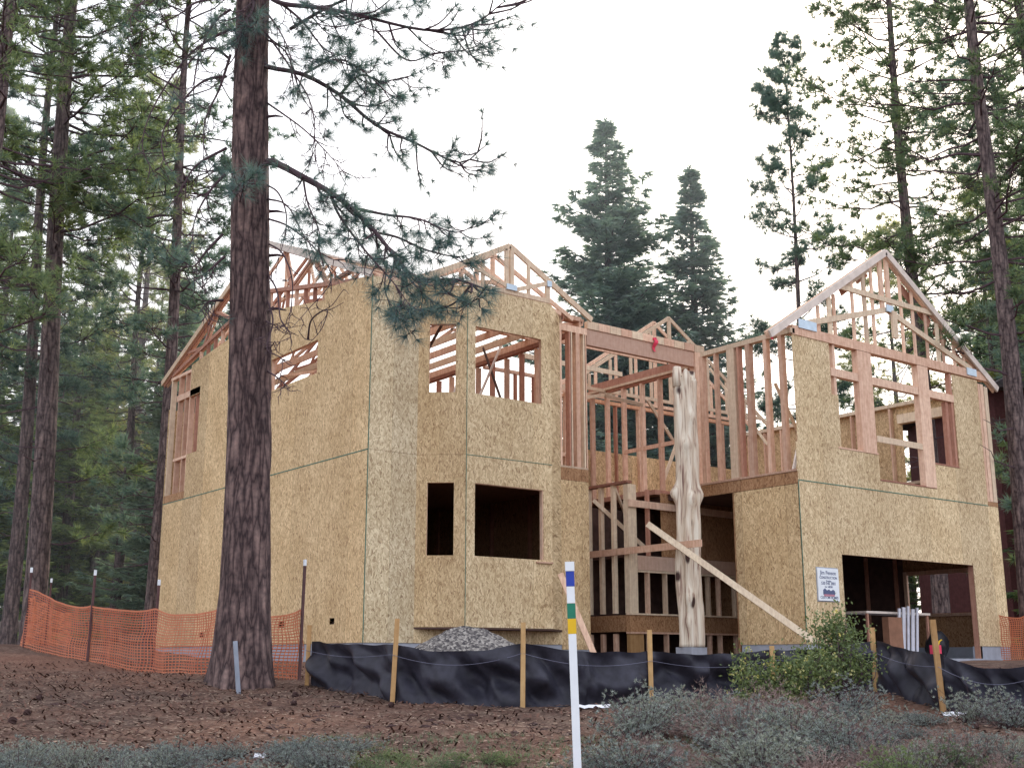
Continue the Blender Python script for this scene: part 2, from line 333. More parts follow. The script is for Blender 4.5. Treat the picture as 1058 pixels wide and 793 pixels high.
# left gable wall: lower and upper sheathing  (outer face on X = XL; direction toward -Y so normal points +X)
sheet((XL, YB), (XL, YF), 0, ZS-.003, [(YB-11.55, YB-11.3, .2, .33), (YB-7.42, YB-7.15, .34, .47), (YB-5.2, YB-5.0, .36, .48)], 'osb_warm')
sheet((XL, 13.05), (XL, 5.9), ZS+.003, 7.15, [(0, .65, 4.8, 6.31), (13.05-8.33, 13.05-6.12, 5.6, 6.33)], 'osb_warm')
part(MB().prism([(5.9, 7.155), (13.05, 7.155), (8.6, 7.56)], 'X', XL, XL+.014), 'wall_sheathing', 'osb_warm')
part(MB().prism([(YF, ZS+.003), (5.895, ZS+.003), (5.895, 7.42), (YF, 7.2)], 'X', XL, XL+.014), 'wall_sheathing', 'osb_warm')
# front panels and bay
sheet((XL, YF), (-6.86, YF), 0, ZS-.003, mat='osb_grey'); sheet((XL, YF), (-6.86, YF), ZS+.003, 7.18, mat='osb_grey')
sheet((-6.86, YF), (-3.15, YF), -.0, .30, mat='osb')
sheet((-6.86, YF), (-6.10, 3.26), .3, ZS-.003, [(.22, .75, 1.67, 3.10)], 'osb_warm'); sheet((-6.86, YF), (-6.10, 3.26), ZS+.003, 7.18, [(.22, .76, 4.93, 6.36)], 'osb_warm')
sheet((-6.10, 3.26), (-3.91, 3.26), .3, ZS-.003, [(.22, 1.96, 1.67, 3.11)], 'osb'); sheet((-6.10, 3.26), (-3.91, 3.26), ZS+.003, 7.17, [(.21, 1.92, 4.93, 6.34)], 'osb')
sheet((-3.91, 3.26), (-3.15, YF), .3, 7.17, mat='osb')
sheet((-3.15, YF), (XR, YF), -.1, 3.5, mat='osb_warm')
part(MB().prism([(-6.86, YF), (-6.10, 3.265), (-3.91, 3.265), (-3.15, YF)], 'Z', .27, .298), 'bay_floor', 'dark')  # shadow under the overhanging bay put into the dark colour
part(MB().box((-3.3, YF-.003, 3.505), (XR, YF+.04, 3.78)), 'rim_board', 'osb_dark')
# window bucks (opening linings) of the bay
def lining(P, Q, u0, u1, z0, z1, mat='wood', dep=.09):
    d = (Vector(Q)-Vector(P)).normalized(); n = Vector((-d.y, d.x)); mb = MB()
    def pt(u, k, z): p = Vector(P)+d*u+n*k; return (p.x, p.y, z)
    t = .038; dd = Vector((d.x, d.y, 0))
    k = .016+dep/2
    mb.bar(pt(u0-t/2, k, z0-t), pt(u0-t/2, k, z1+t), t, dep, dd); mb.bar(pt(u1+t/2, k, z0-t), pt(u1+t/2, k, z1+t), t, dep, dd)
    mb.bar(pt(u0, k, z0-t/2), pt(u1, k, z0-t/2), t, dep, (0, 0, 1)); mb.bar(pt(u0, k, z1+t/2), pt(u1, k, z1+t/2), t, dep, (0, 0, 1))
    return part(mb, 'window_lining', mat)
for z0, z1 in ((1.67, 3.10), (4.93, 6.35)):
    lining((-6.10, 3.26), (-3.91, 3.26), .215, 1.94, z0, z1); lining((-6.86, YF), (-6.10, 3.26), .22, .755, z0, z1)
lining((XL, YB), (XL, YF), YB-8.33, YB-6.12, 5.6, 6.33)
part(MB().prism([(-6.86, YF-.002), (-6.10, 3.268), (-3.91, 3.268), (-3.15, YF-.002)], 'Z', .262, .269), 'bay_soffit', 'dark')  # underside sheet in the same painted shade
lum('window_sill', (-4.35, 3.235, 1.62), (-3.93, 3.235, 1.62), .03, .05, (0, 0, 1))
# green sheet edges
eg = MB(); eg.box((XL-.006, YF-.006, -.0), (XL+.012, YF-.001, 7.2)); part(eg, 'edge_strip', 'edge')
part(MB().box((-6.105, 3.250, .3), (-6.093, 3.257, 7.17)), 'edge_strip', 'edge')
part(MB().box((XL-.005, YF, ZS-.012), (XL-.001, YB, ZS+.010)), 'edge_strip', 'edge')
part(MB().box((-6.10, 3.253, ZS-.006), (-3.91, 3.257, ZS+.006)), 'edge_strip', 'edge')
part(MB().box((-.004, -.008, 0), (.012, -.002, 3.3)), 'edge_strip', 'edge')
part(MB().box((0.012, -.007, 3.305), (7.0, -.002, 3.325)), 'edge_strip', 'edge')
# inner enclosure of the left wing
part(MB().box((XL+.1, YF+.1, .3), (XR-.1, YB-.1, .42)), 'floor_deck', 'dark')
part(MB().prism([(XL+.05, YF+.05), (-6.80, YF+.05), (-6.07, 3.30), (-3.93, 3.30), (-3.2, YF+.05), (XR-.02, YF+.05), (XR-.02, YB-.05), (XL+.05, YB-.05)], 'Z', 3.42, 3.72), 'floor_deck', 'wood_red')
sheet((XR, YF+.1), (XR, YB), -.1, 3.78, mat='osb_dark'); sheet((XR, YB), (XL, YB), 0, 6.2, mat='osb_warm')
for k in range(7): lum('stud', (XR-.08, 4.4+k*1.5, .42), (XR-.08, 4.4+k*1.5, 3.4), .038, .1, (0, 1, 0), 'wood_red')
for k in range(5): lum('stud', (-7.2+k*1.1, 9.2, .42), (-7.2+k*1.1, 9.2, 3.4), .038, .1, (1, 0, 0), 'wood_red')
# upper studs, left wall at far corner
for y in (13.08, 13.4, 13.85, 14.38): lum('stud', (XL+.08, y, 3.86), (XL+.08, y, 6.98), .05, .14, (0, 1, 0), 'wood_pale' if y > 14 else 'wood')
lum('rim_board', (XL+.03, 13.07, 3.77), (XL+.03, YB, 3.77), .2, .05, (0, 0, 1), 'osb_dark')
lum('header', (XL+.06, 12.4, 6.40), (XL+.06, 13.95, 6.40), .16, .12, (0, 0, 1), 'wood'); lum('window_sill', (XL+.06, 13.06, 4.76), (XL+.06, 13.95, 4.76), .07, .12, (0, 0, 1))
lum('stud', (XL+.10, 12.75, 4.8), (XL+.10, 12.75, 6.3), .04, .1, (0, 1, 0), 'wood_red')
part(MB().box((-7.2, 12.3, 4.2), (-7.17, 14.2, 6.6)), 'dark_inner_panel', 'osb_dark')
lum('top_plate', (XL+.08, 13.07, 7.02), (XL+.08, YB, 7.02), .08, .14, (0, 0, 1))
# cripple studs under the scissor chord
def sc_z(y): return 7.12 + (1.05)*(1-abs(y-9.18)/5.28)
for i in range(16):
    y = 6.05 + i*.44
    zb = 7.155 + .4*(1-abs(y-8.6)/(4.45 if y > 8.6 else 2.7)) - .1
    lum('stud', (XL+.08, y, zb), (XL+.08, y, sc_z(y)-.04), .038, .09, (0, 1, 0), 'wood_red' if i % 3 else 'wood')
# roof trusses of the left wing
def scissor(X, mat='wood', over=.0):
    mb = MB(); t = .038; z0 = 7.16; pk = 9.42; yc = 9.18
    s = (1, 0, 0)
    mb.bar((X, YB+.55, z0-.2), (X, yc, pk-.045), t, .09, s); mb.bar((X, YF-.0, z0+.02), (X, yc, pk-.045), t, .09, s)
    mb.bar((X, YB, z0-.03), (X, yc, 8.17), t, .09, s); mb.bar((X, YF+.02, z0-.03), (X, yc, 8.17), t, .09, s)
    mb.bar((X, yc, 8.15), (X, yc, pk-.08), t, .09, s)
    for sg, e in ((1, YB), (-1, YF)):
        L2 = abs(e-yc)
        for a, b in ((.30, .22), (.30, .48), (.62, .5), (.62, .80)):
            ya, yb = yc+sg*L2*a, yc+sg*L2*b
            mb.bar((X, ya, sc_z(ya)), (X, yb, pk-.05-(pk-z0)*b), t*.95, .07, s)
    return part(mb, 'roof_truss', mat)
for i, x in enumerate((-6.7, -6.1, -5.48, -4.88, -4.27, -3.66, -3.05, -2.5)):
    lum('ceiling_joist', (x, 3.5 if -6 < x < -4 else YF+.05, 7.10), (x, YB-.1, 7.10), .04, .16, (1, 0, 0), 'wood' if i % 2 else 'wood_pale')
for i, y in enumerate((4.0, 4.12, 4.7, 5.3, 5.9)): lum('ceiling_joist', (-6.6, y, 7.24), (XR-.1, y, 7.24), .12, .10, (0, 1, 0), 'wood_red' if i % 2 else 'wood')
part(MB().box((-6.06, 3.30, 7.0), (-3.95, 3.42, 7.16)), 'header', 'wood')
for i in (0, 1, 4): lum('ceiling_joist', (XR+.1, 4.35+i*.55, 6.98), (1.15, 4.35+i*.55, 6.98), .045, .12, (0, 1, 0), 'wood' if i % 2 else 'wood_pale')
for i, x in enumerate((-7.94, -7.86, -7.3, -6.69, -6.08, -5.47, -4.86, -4.25, -3.64, -3.03, -2.45)): scissor(x, 'wood' if i % 3 else 'wood_red')
part(MB().bar((XL-.02, YB+.6, 7.02), (XL-.02, 9.18, 9.43), .04, .14, (1, 0, 0)), 'rake_board', 'wood_pale')
part(MB().bar((XL-.02, YF, 7.21), (XL-.02, 9.18, 9.43), .03, .14, (1, 0, 0)), 'rake_board', 'rake')
part(MB().bar((XL, 9.18, 9.44), (XR, 9.18, 9.44), .09, .05, (0, 1, 0)), 'ridge_board', 'rake')
part(MB().box((XL+.02, YF+.03, 7.19), (-6.0, YF+.12, 7.27)), 'top_plate', 'wood')
# bay gable
def gable(xc, Y, half, zb, pk, mat='wood', drop=0, n=4, w=.1, side=(0, 1, 0)):
    mb = MB(); t = .04
    for sg in (-1, 1):
        e = half+drop; sl = (pk-zb)/half
        mb.bar((xc+sg*e, Y, zb-sl*drop), (xc, Y, pk-.05), t, w, side)
        for k in range(1, n):
            x = xc+sg*half*k/n; mb.bar((x, Y, zb+.04), (x, Y, pk-.1-sl*half*k/n), t*.96, .09, side)
    mb.bar((xc-half, Y, zb), (xc+half, Y, zb), t*.98, .09, side); mb.bar((xc, Y, zb), (xc, Y, pk-.1), t*1.02, .12, side)
    return part(mb, 'roof_truss', mat)
mb = MB(); Y = 3.285; s = (0, 1, 0)
mb.bar((-2.72, Y, 7.03), (-5.0, Y, 8.27), .05, .12, s); mb.bar((-7.3, Y, 7.05), (-5.0, Y, 8.27), .05, .12, s)
mb.bar((-6.1, Y, 7.24), (-3.93, Y, 7.24), .045, .10, s); mb.bar((-5.08, Y, 7.24), (-5.08, Y, 8.18), .05, .10, s); mb.bar((-4.95, Y, 7.24), (-4.95, Y, 8.18), .052, .10, s)
mb.bar((-4.5, Y, 7.26), (-4.5, Y, 7.95), .046, .07, s); mb.bar((-3.98, Y, 7.24), (-3.98, Y, 7.68), .054, .11, s); mb.bar((-4.9, Y-.03, 7.30), (-4.0, Y-.03, 7.62), .03, .09, s)
mb.bar((-5.7, Y, 7.26), (-5.7, Y, 7.85), .046, .07, s); mb.bar((-5.1, Y-.03, 7.35), (-6.0, Y-.03, 7.62), .03, .08, s)
part(mb, 'roof_truss', 'wood_pale')
for k, Yk in enumerate((3.9, 4.5, 5.1)):
    sh = 1-.0*k; mb = MB(); mb.bar((-2.75, Yk, 7.18), (-5.0, Yk, 8.25), .04, .1, s); mb.bar((-7.25, Yk, 7.18), (-5.0, Yk, 8.25), .04, .1, s); mb.bar((-5.0, Yk, 7.6), (-5.0, Yk, 8.2), .041, .1, s)
    mb.bar((-6.9, Yk, 7.25), (-5.0, Yk, 7.62), .038, .09, s); mb.bar((-3.1, Yk, 7.25), (-5.0, Yk, 7.62), .038, .09, s); part(mb, 'roof_truss', 'wood')
part(MB().box((-6.1, 3.28, 7.175), (-3.91, 3.37, 7.2)), 'top_plate', 'wood')
part(MB().box((-4.02, 3.22, 7.55), (-3.9, 3.25, 7.68)), 'truss_plate', 'steel'); part(MB().box((-5.12, 3.22, 7.28), (-4.85, 3.25, 7.40)), 'truss_plate', 'steel')
# studs of open wall right of the bay
for x, w, m_ in ((-3.27, .03, 'wood_pale'), (-3.12, .05, 'wood'), (-2.86, .04, 'wood_red'), (-2.80, .03, 'wood_pale'), (-2.62, .11, 'wood'), (-2.44, .035, 'wood_pale'), (-2.38, .03, 'wood')):
    lum('stud', (x, YF+.07, 3.78), (x, YF+.07, 6.88), w, .14, (1, 0, 0), m_)
part(MB().box((-3.05, YF+.4, 3.78), (-2.9, YF+.45, 5.9)), 'dark_inner_panel', 'wood_red')
part(MB().box((-3.3, YF, 6.88), (XR+.02, YF+.14, 7.03)), 'top_plate', 'wood'); lum('bottom_plate', (-3.3, YF+.07, 3.80), (XR, YF+.07, 3.80), .04, .15, (0, 0, 1), 'wood_pale')
# right side wall of the left wing, upper storey (open studs)
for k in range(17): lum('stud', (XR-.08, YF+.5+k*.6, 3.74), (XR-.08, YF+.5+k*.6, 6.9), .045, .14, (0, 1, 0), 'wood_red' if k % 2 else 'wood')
lum('top_plate', (XR-.08, YF+.2, 6.98), (XR-.08, YB, 6.98), .09, .14, (0, 0, 1), 'wood_red')
for (p, q, m_) in (((-6.6, 6.2, 4.0), (-5.2, 5.2, 7.3), 'dark'), ((-5.6, 4.6, 4.9), (-3.6, 6.8, 7.0), 'rake'), ((-5.2, 4.4, 4.7), (-2.9, 6.4, 7.1), 'rake'), ((-4.3, 4.2, 4.6), (-3.3, 6.6, 7.0), 'dark'), ((-7.7, 6.2, 5.2), (-6.4, 8.6, 7.0), 'wood_red'), ((-7.6, 8.2, 5.2), (-6.9, 6.0, 7.2), 'wood_red'), ((-7.6, 8.6, 6.05), (-6.2, 5.6, 6.1), 'wood')):
    lum('brace', p, q, .035, .06, None, m_)
# header beam across the entry, blocking above, end post
part(MB().box((XR+.03, YF+.01, 6.66), (1.12, YF+.13, 7.03)), 'beam', 'beamw')
for i in range(11):
    x = XR+.03+i*.345; part(MB().box((x, YF-.02, 7.035), (x+.333, YF+.10, 7.215)), 'rafter_block', 'wood' if i % 2 else 'wood_pale')
part(MB().box((1.12, YF-.02, 3.6), (1.34, YF+.18, 7.03)), 'post', 'wood')
# entry hall: right interior wall, header, back wall
part(MB().box((1.15, 4.1, 6.6), (1.25, 7.9, 6.92)), 'header', 'wood_red'); part(MB().box((1.10, 4.1, 6.66), (1.145, 7.9, 6.72)), 'ledger_board', 'wood_pale')
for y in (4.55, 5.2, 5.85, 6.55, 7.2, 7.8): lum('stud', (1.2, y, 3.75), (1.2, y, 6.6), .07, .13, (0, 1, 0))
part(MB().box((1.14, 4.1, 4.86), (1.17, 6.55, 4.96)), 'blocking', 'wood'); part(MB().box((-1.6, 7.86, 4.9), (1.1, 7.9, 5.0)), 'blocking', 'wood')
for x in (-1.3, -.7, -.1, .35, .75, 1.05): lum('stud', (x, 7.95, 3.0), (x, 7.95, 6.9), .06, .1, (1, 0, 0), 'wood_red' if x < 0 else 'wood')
lum('top_plate', (-2.3, 7.95, 6.94), (1.2, 7.95, 6.94), .08, .1, (0, 0, 1))
for p, q in (((-1.9, 5.2, 4.4), (1.0, 7.6, 3.2)), ((.4, 5.0, 5.8), (1.1, 7.4, 6.6)), ((2.2, 6.2, 4.2), (3.6, 6.2, 7.0)), ((4.2, 6.5, 4.0), (2.0, 6.5, 6.4)), ((-.8, 6.2, 6.0), (2.4, 7.7, 6.9)), ((-1.0, 4.6, 3.7), (.8, 5.6, 2.2))): lum('brace', p, q, .04, .09, None, 'wood_pale')
lum('brace', (-1.35, 4.9, 3.3), (-.4, 4.2, 2.2), .05, .09, None, 'wood_pale')
# lower entry: stair box front (Y = YF) and return (X = -1.2)
part(MB().box((-1.2, YF, .30), (2.42, YF+.05, .66)), 'rim_board', 'osb_dark'); part(MB().box((-1.2, YF+.05, .30), (-1.15, 5.35, .66)), 'rim_board', 'osb_dark')
part(MB().box((-1.22, YF-.03, .664), (2.42, YF+.12, .70)), 'bottom_plate', 'wood_pale'); part(MB().box((-1.22, YF-.03, .255), (2.42, YF+.12, .295)), 'sill_plate', 'wood')
part(MB().box((-.94, YF-.005, 1.66), (2.42, YF+.08, 1.98)), 'header', 'beamw'); part(MB().box((-.94, YF-.02, 1.61), (2.42, YF+.1, 1.65)), 'top_plate', 'wood_pale')
for i, x in enumerate((-.60, -.05, .5, 1.35, 1.70, 2.25)):
    lum('stud', (x, YF+.06, .70), (x, YF+.06, 1.61), .045, .13, (1, 0, 0), 'wood_pale' if i % 2 else 'wood'); lum('cripple_stud', (x, YF+.06, -.35), (x, YF+.06, .255), .045, .13, (1, 0, 0), 'wood')
part(MB().box((-1.2, YF-.01, .705), (-.95, YF+.15, 3.58)), 'corner_post', 'wood_pale'); part(MB().box((-1.2, YF+.0, -.35), (-.8, YF+.12, .25)), 'cripple_stud', 'stake')  # crawl corner takes the stake colour to look orange-lit
for y in (4.42, 4.85, 5.28): lum('stud', (-1.15, y, .70), (-1.15, y, 3.6), .09, .1, (0, 1, 0), 'wood_pale'); lum('cripple_stud', (-1.15, y, -.35), (-1.15, y, .255), .09, .1, (0, 1, 0), 'wood')
part(MB().box((-1.23, YF-.02, 3.60), (-1.08, 5.4, 3.66)), 'top_plate', 'wood_red')
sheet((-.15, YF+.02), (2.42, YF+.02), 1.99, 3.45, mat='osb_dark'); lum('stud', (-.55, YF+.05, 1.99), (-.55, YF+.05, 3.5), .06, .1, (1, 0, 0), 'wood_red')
part(MB().box((-1.15, 5.4, -.4), (2.45, 5.44, 3.2)), 'dark_inner_panel', 'dark'); part(MB().box((-1.1, YF+.2, 1.95), (2.4, 5.38, 2.02)), 'floor_deck', 'dark')
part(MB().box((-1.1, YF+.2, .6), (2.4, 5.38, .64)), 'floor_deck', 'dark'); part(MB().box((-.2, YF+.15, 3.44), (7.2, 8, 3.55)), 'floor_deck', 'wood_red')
part(MB().box((-2.36, 7.9, -.3), (-1.1, 7.94, 3.0)), 'dark_inner_panel', 'dark')
lum('ledger_board', (-1.22, YF-.05, 3.14), (2.49, YF-.05, 3.10), .035, .16, (0, 1, 0), 'wood')
# garage wing: side wall X=0
sheet((0, 1.78), (0, 0), 0, 3.24, mat='osb_warm'); part(MB().box((-.003, .003, 3.25), (.05, 2.75, 3.50)), 'rim_board', 'osb_dark')
part(MB().box((-.02, .02, 3.505), (.13, 2.75, 3.55)), 'bottom_plate', 'wood'); part(MB().box((-.01, -.02, 6.47), (.13, 2.62, 6.58)), 'top_plate', 'wood_pale')
for y, w, m_ in ((2.62, .12, 'wood'), (2.2, .05, 'wood'), (1.72, .22, 'wood_pale'), (1.5, .06, 'wood_red'), (1.22, .12, 'wood'), (.72, .09, 'wood'), (.3, .10, 'wood')):
    lum('stud', (.06, y, 3.55), (.06, y, 6.47), w, .13, (0, 1, 0), m_)
lum('brace', (.16, 2.5, 6.2), (.16, .9, 4.2), .03, .05, None, 'wood_pale'); lum('brace', (.5, .9, 5.6), (1.3, .6, 3.8), .03, .07, None, 'wood_pale')
part(MB().box((0.02, 1.79, -.3), (2.42, 1.84, 3.44)), 'dark_inner_panel', 'osb_dark'); part(MB().box((2.43, 1.84, -.3), (2.47, 5.4, 3.44)), 'dark_inner_panel', 'osb_dark')
part(MB().box((.05, 1.84, 3.44), (2.4, YF+.14, 3.5)), 'floor_deck', 'wood_red')
# garage front
sheet((0, 0), (7.43, 0), 0, 3.31, [(1.28, 6.15, -1, 1.85)], 'osb')
sheet((0.0, 0), (7.0, 0), 3.325, 4.12, [(2.80, 4.93, 3.54, 9)], 'osb'); sheet((.06, 0), (1.28, 0), 4.123, 6.62, mat='osb'); sheet((5.93, 0), (7.0, 0), 4.123, 6.42, mat='osb')
part(MB().box((7.0, -.003, 3.315), (7.43, .05, 3.42)), 'rim_board', 'osb_dark'); sheet((1.28, 0), (1.5, 0), 4.123, 5.3, mat='osb')
part(MB().box((7.02, .003, 3.425), (7.10, .13, 6.35)), 'stud', 'wood'); part(MB().box((7.12, .0, 3.425), (7.25, .14, 6.35)), 'stud', 'wood'); part(MB().box((7.27, -.01, 3.425), (7.42, .15, 6.3)), 'corner_post', 'wood_pale')
for x0, x1, zb in ((2.25, 2.74, 4.13), (4.50, 4.92, 3.56)): part(MB().box((x0, -.015, zb), (x1, .14, 6.44)), 'post', 'wood')
part(MB().box((1.42, .02, 3.56), (1.5, .14, 6.44)), 'stud', 'wood'); part(MB().box((5.84, .02, 4.13), (5.92, .14, 6.44)), 'stud', 'wood_red'); part(MB().box((5.6, .03, 4.13), (5.7, .14, 5.7)), 'stud', 'wood_red')
for x0, x1 in ((1.3, 2.245), (2.745, 4.495), (4.925, 5.925)): part(MB().box((x0, -.005, 5.72), (x1, .12, 5.9)), 'transom', 'wood')
part(MB().box((2.78, -.004, 4.42), (4.495, .03, 4.56)), 'transom', 'wood_pale'); part(MB().box((1.4, -.01, 4.125), (2.8, .12, 4.16)), 'window_sill', 'wood'); part(MB().box((2.81, -.01, 3.545), (4.92, .12, 3.58)), 'window_sill', 'wood_red'); part(MB().box((4.93, -.01, 4.125), (5.92, .12, 4.16)), 'window_sill', 'wood_red')
part(MB().box((.06, -.02, 6.45), (7.40, .14, 6.66)), 'beam', 'wood')
for x0 in (1.2, 6.16): part(MB().box((x0-(.0 if x0 > 3 else -.02), .02, -.28), (x0+.09, .16, 1.9)), 'door_jamb', 'wood_red')
part(MB().box((1.25, .02, 1.86), (6.2, .18, 2.1)), 'header', 'wood_red')
# garage gable truss (front pair)
def rakes(Y, w=.155, th=.045, mat='wood_pale', ends=((-.68, 6.32), (7.86, 6.30))):
    mb = MB(); xc, pk = 3.58, 9.11
    for e in ends: mb.bar((e[0], Y, e[1]), (xc, Y, pk-w*.55), th, w, (0, 1, 0))
    return mb
part(rakes(-.03), 'rake_board', 'rake'); part(rakes(.08, .16), 'roof_truss', 'wood'); 
mb = MB(); Y = .03; xc = 3.55; s = (0, 1, 0)
def rk(x): return 9.02 - abs(x-3.58)*.655
mb.bar((.35, Y, 6.72), (xc, Y, 7.62), .05, .13, s); mb.bar((6.85, Y, 6.68), (xc, Y, 7.62), .05, .13, s)
mb.bar((1.75, Y, 7.86), (5.4, Y, 7.86), .048, .12, s)
part(mb, 'scissor_chord', 'wood_pale'); mb = MB(); Y = .06
for x in (3.42, 3.68): part(MB().bar((x, Y, 7.6), (x, Y, 8.95), .05, .14, s), 'king_post', 'wood')
for x, w in ((1.05, .085), (1.45, .12), (1.62, .085), (2.3, .085), (2.75, .12), (3.05, .085), (4.15, .085), (4.6, .085), (5.1, .085), (5.55, .12), (5.75, .085), (6.2, .085), (6.6, .085)):
    part(MB().bar((x, Y, 6.665), (x, Y, rk(x)-.09), .036, w, s), 'gable_stud', 'wood' if w < .1 else 'wood_pale')
part(MB().bar((2.1, Y, 7.9), (3.3, Y, 8.7), .03, .07, s), 'web_brace', 'wood_pale')
part(MB().box((3.62, -.06, 6.95), (3.80, -.0, 7.6)), 'king_block', 'wood_pale')
part(MB().box((.25, -.045, 6.62), (.85, -.025, 6.82)), 'truss_plate', 'steel'); part(MB().box((3.45, -.045, 7.56), (3.7, -.01, 7.72)), 'truss_plate', 'steel'); part(MB().box((6.55, -.045, 6.50), (6.95, -.025, 6.68)), 'truss_plate', 'steel')
for x in (2.0, 2.6, 4.3, 5.0, 5.6, 6.3):  # dark red backing boards between rake and studs
    part(MB().bar((x, .16, rk(x)-.18), (x+.42, .16, rk(x+.42)-.18), .02, .22, s), 'lookout_block', 'wood_red')
for Yk in (7.2, 7.8): gable(3.58, Yk, 3.75, 6.65, 9.15, 'wood_pale' if Yk < 7.5 else 'wood', .3, 5)
# garage wing: right wall, back wall
sheet((7.43, .05), (7.43, 8), 0, 3.31, [(.85, 2.65, .83, 1.8)], 'osb_dark'); sheet((7.43, 0.2), (7.43, 8), 3.33, 6.28, [(1.0, 2.3, 4.2, 5.75)], 'osb_warm')
for k in range(13): 
    y = .3+k*.62
    if 1.25 < y < 2.4: continue
    lum('stud', (7.34, y, 3.55), (7.34, y, 6.2), .045, .14, (0, 1, 0), 'wood')
lum('top_plate', (7.34, .1, 6.27), (7.34, 8, 6.27), .09, .14, (0, 0, 1), 'wood_pale'); part(MB().box((7.27, 1.15, 5.76), (7.415, 2.55, 6.0)), 'header', 'wood_pale'); part(MB().box((7.25, 1.1, 4.12), (7.415, 2.55, 4.19)), 'window_sill', 'wood_pale')
for k in range(9): lum('stud', (.5+k*.85, 8, 3.55), (.5+k*.85, 8, 6.5), .05, .12, (1, 0, 0), 'wood' if k % 2 else 'wood_red')
lum('top_plate', (0, 8, 6.56), (7.4, 8, 6.56), .09, .12, (0, 0, 1)); sheet((7.43, 8.05), (0, 8.05), -.2, 5.2, mat='osb_warm')
lum('brace', (4.4, 2.2, 3.6), (3.6, 1.8, 5.9), .04, .09, None, 'dark'); lum('brace', (3.9, 3.5, 3.7), (5.1, 3.9, 5.8), .04, .12, None, 'rake'); lum('brace', (2.2, 1.6, 3.7), (1.6, 1.2, 5.6), .03, .05, None, 'wood_red')
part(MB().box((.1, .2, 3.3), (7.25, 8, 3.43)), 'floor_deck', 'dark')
part(MB().box((.1, 7.93, -.28), (7.3, 7.97, 3.3)), 'dark_inner_panel', 'dark'); part(MB().box((7.405, 2.8, -.25), (7.412, 7.9, 3.3)), 'dark_inner_panel', 'dark'); part(MB().box((2.5, 5.42, -.28), (2.53, 7.9, 3.3)), 'dark_inner_panel', 'dark')  # dark sheets added to deepen the shade inside the garage
# garage interior lining studs
for k in range(11): lum('stud', (.8+k*.6, 7.9, -.28), (.8+k*.6, 7.9, 3.3), .06, .1, (1, 0, 0), 'wood_red')
for k in range(5): lum('stud', (7.36, 3.0+k*.9, -.28), (7.36, 3.0+k*.9, 3.3), .06, .1, (0, 1, 0), 'wood_red')
for a, b in (((7.33, .78, .75), (7.40, .86, 1.9)), ((7.33, 2.66, .75), (7.40, 2.76, 1.9)), ((7.33, .86, 1.81), (7.40, 2.65, 1.9)), ((7.33, .86, .75), (7.40, 2.65, .82))): part(MB().box(a, b), 'window_frame', 'wood')
# things inside the garage and upstairs
def simple(mb, name, mat, label, cat, group=None):
    o = mb.build(name, M[mat]); return tag(o, label, cat, group)
wb = empty('work_table', (4.2, 1.1, -.28)); tag(wb, 'long dark work table inside the open garage', 'table')
mb = MB().box((-1.2, -.35, .98), (1.2, .35, 1.03)); mb.build('tabletop', M['rake'], wb)
for x in (-1.15, 1.1):
    for y in (-.33, .28): MB().box((x, y, 0), (x+.05, y+.05, .98)).build('leg', M['wood_red'], wb)
bx_ = MB().box((3.5, .55, -.28), (4.0, .72, .62)); simple(bx_, 'plywood_panel', 'cardb', 'brown plywood panel leaning in front of the garage table', 'panel')
for k in range(5):
    x = 3.95+k*.17; mb = MB().bar((x, .66, -.28), (x+.02, .58, .82+.03*(k%3)), .11 if k % 2 else .075, .03, (1, 0, 0)); simple(mb, 'trim_board', 'board', 'white trim board leaning in a row inside the garage', 'board', 'white trim boards leaning in the garage')
bd = MB(); bv = []
for i in range(9):
    for j in range(14):
        a = 2*PI*j/14; t = i/8; r = (.24*math.sin(PI*(.12+.8*t))+.05)*(1+.16*math.sin(3*a+i*.5)+.08*math.sin(7*a-i)); bv.append((5.45+r*1.1*math.cos(a), .65+r*.8*math.sin(a), -.28+.62*t))
bd.add(bv, [(i*14+j, i*14+(j+1) % 14, (i+1)*14+(j+1) % 14, (i+1)*14+j) for i in range(8) for j in range(14)]+[tuple(112+j for j in range(14))])
sack = bd.build('rubbish_sack', M['black'], None, True); tag(sack, 'bulging black rubbish sack just inside the garage opening', 'sack')
can = empty('fuel_can', (5.05, .45, -.28)); tag(can, 'small red fuel can on the garage floor by the sack', 'fuel can')
MB().box((-.11, -.08, 0), (.11, .08, .30)).build('body', M['red'], can); MB().tube([(.1, 0, .30), (.16, 0, .38), (.26, 0, .42)], [.03, .02, .015], 8).build('spout', M['yellow'], can); MB().tube([(-.1, 0, .30), (-.08, 0, .37), (.04, 0, .37), (.06, 0, .30)], [.012]*4, 6).build('handle', M['red'], can)
for k, (x, y, z, r) in enumerate(((3.6, 1.0, 3.62, .1), (3.7, 1.35, 3.68, -.15), (3.8, 1.2, 3.76, .05))):
    o = MB().box((-1.1, -.18, -.035), (1.1, .18, .035)).build('lumber_plank', M['wood_pale']); o.location = (x, y, z); o.rotation_euler = (0, .03, r); tag(o, 'pale plank on a loose pile behind the big gable window opening', 'plank', 'planks piled on the upper floor')

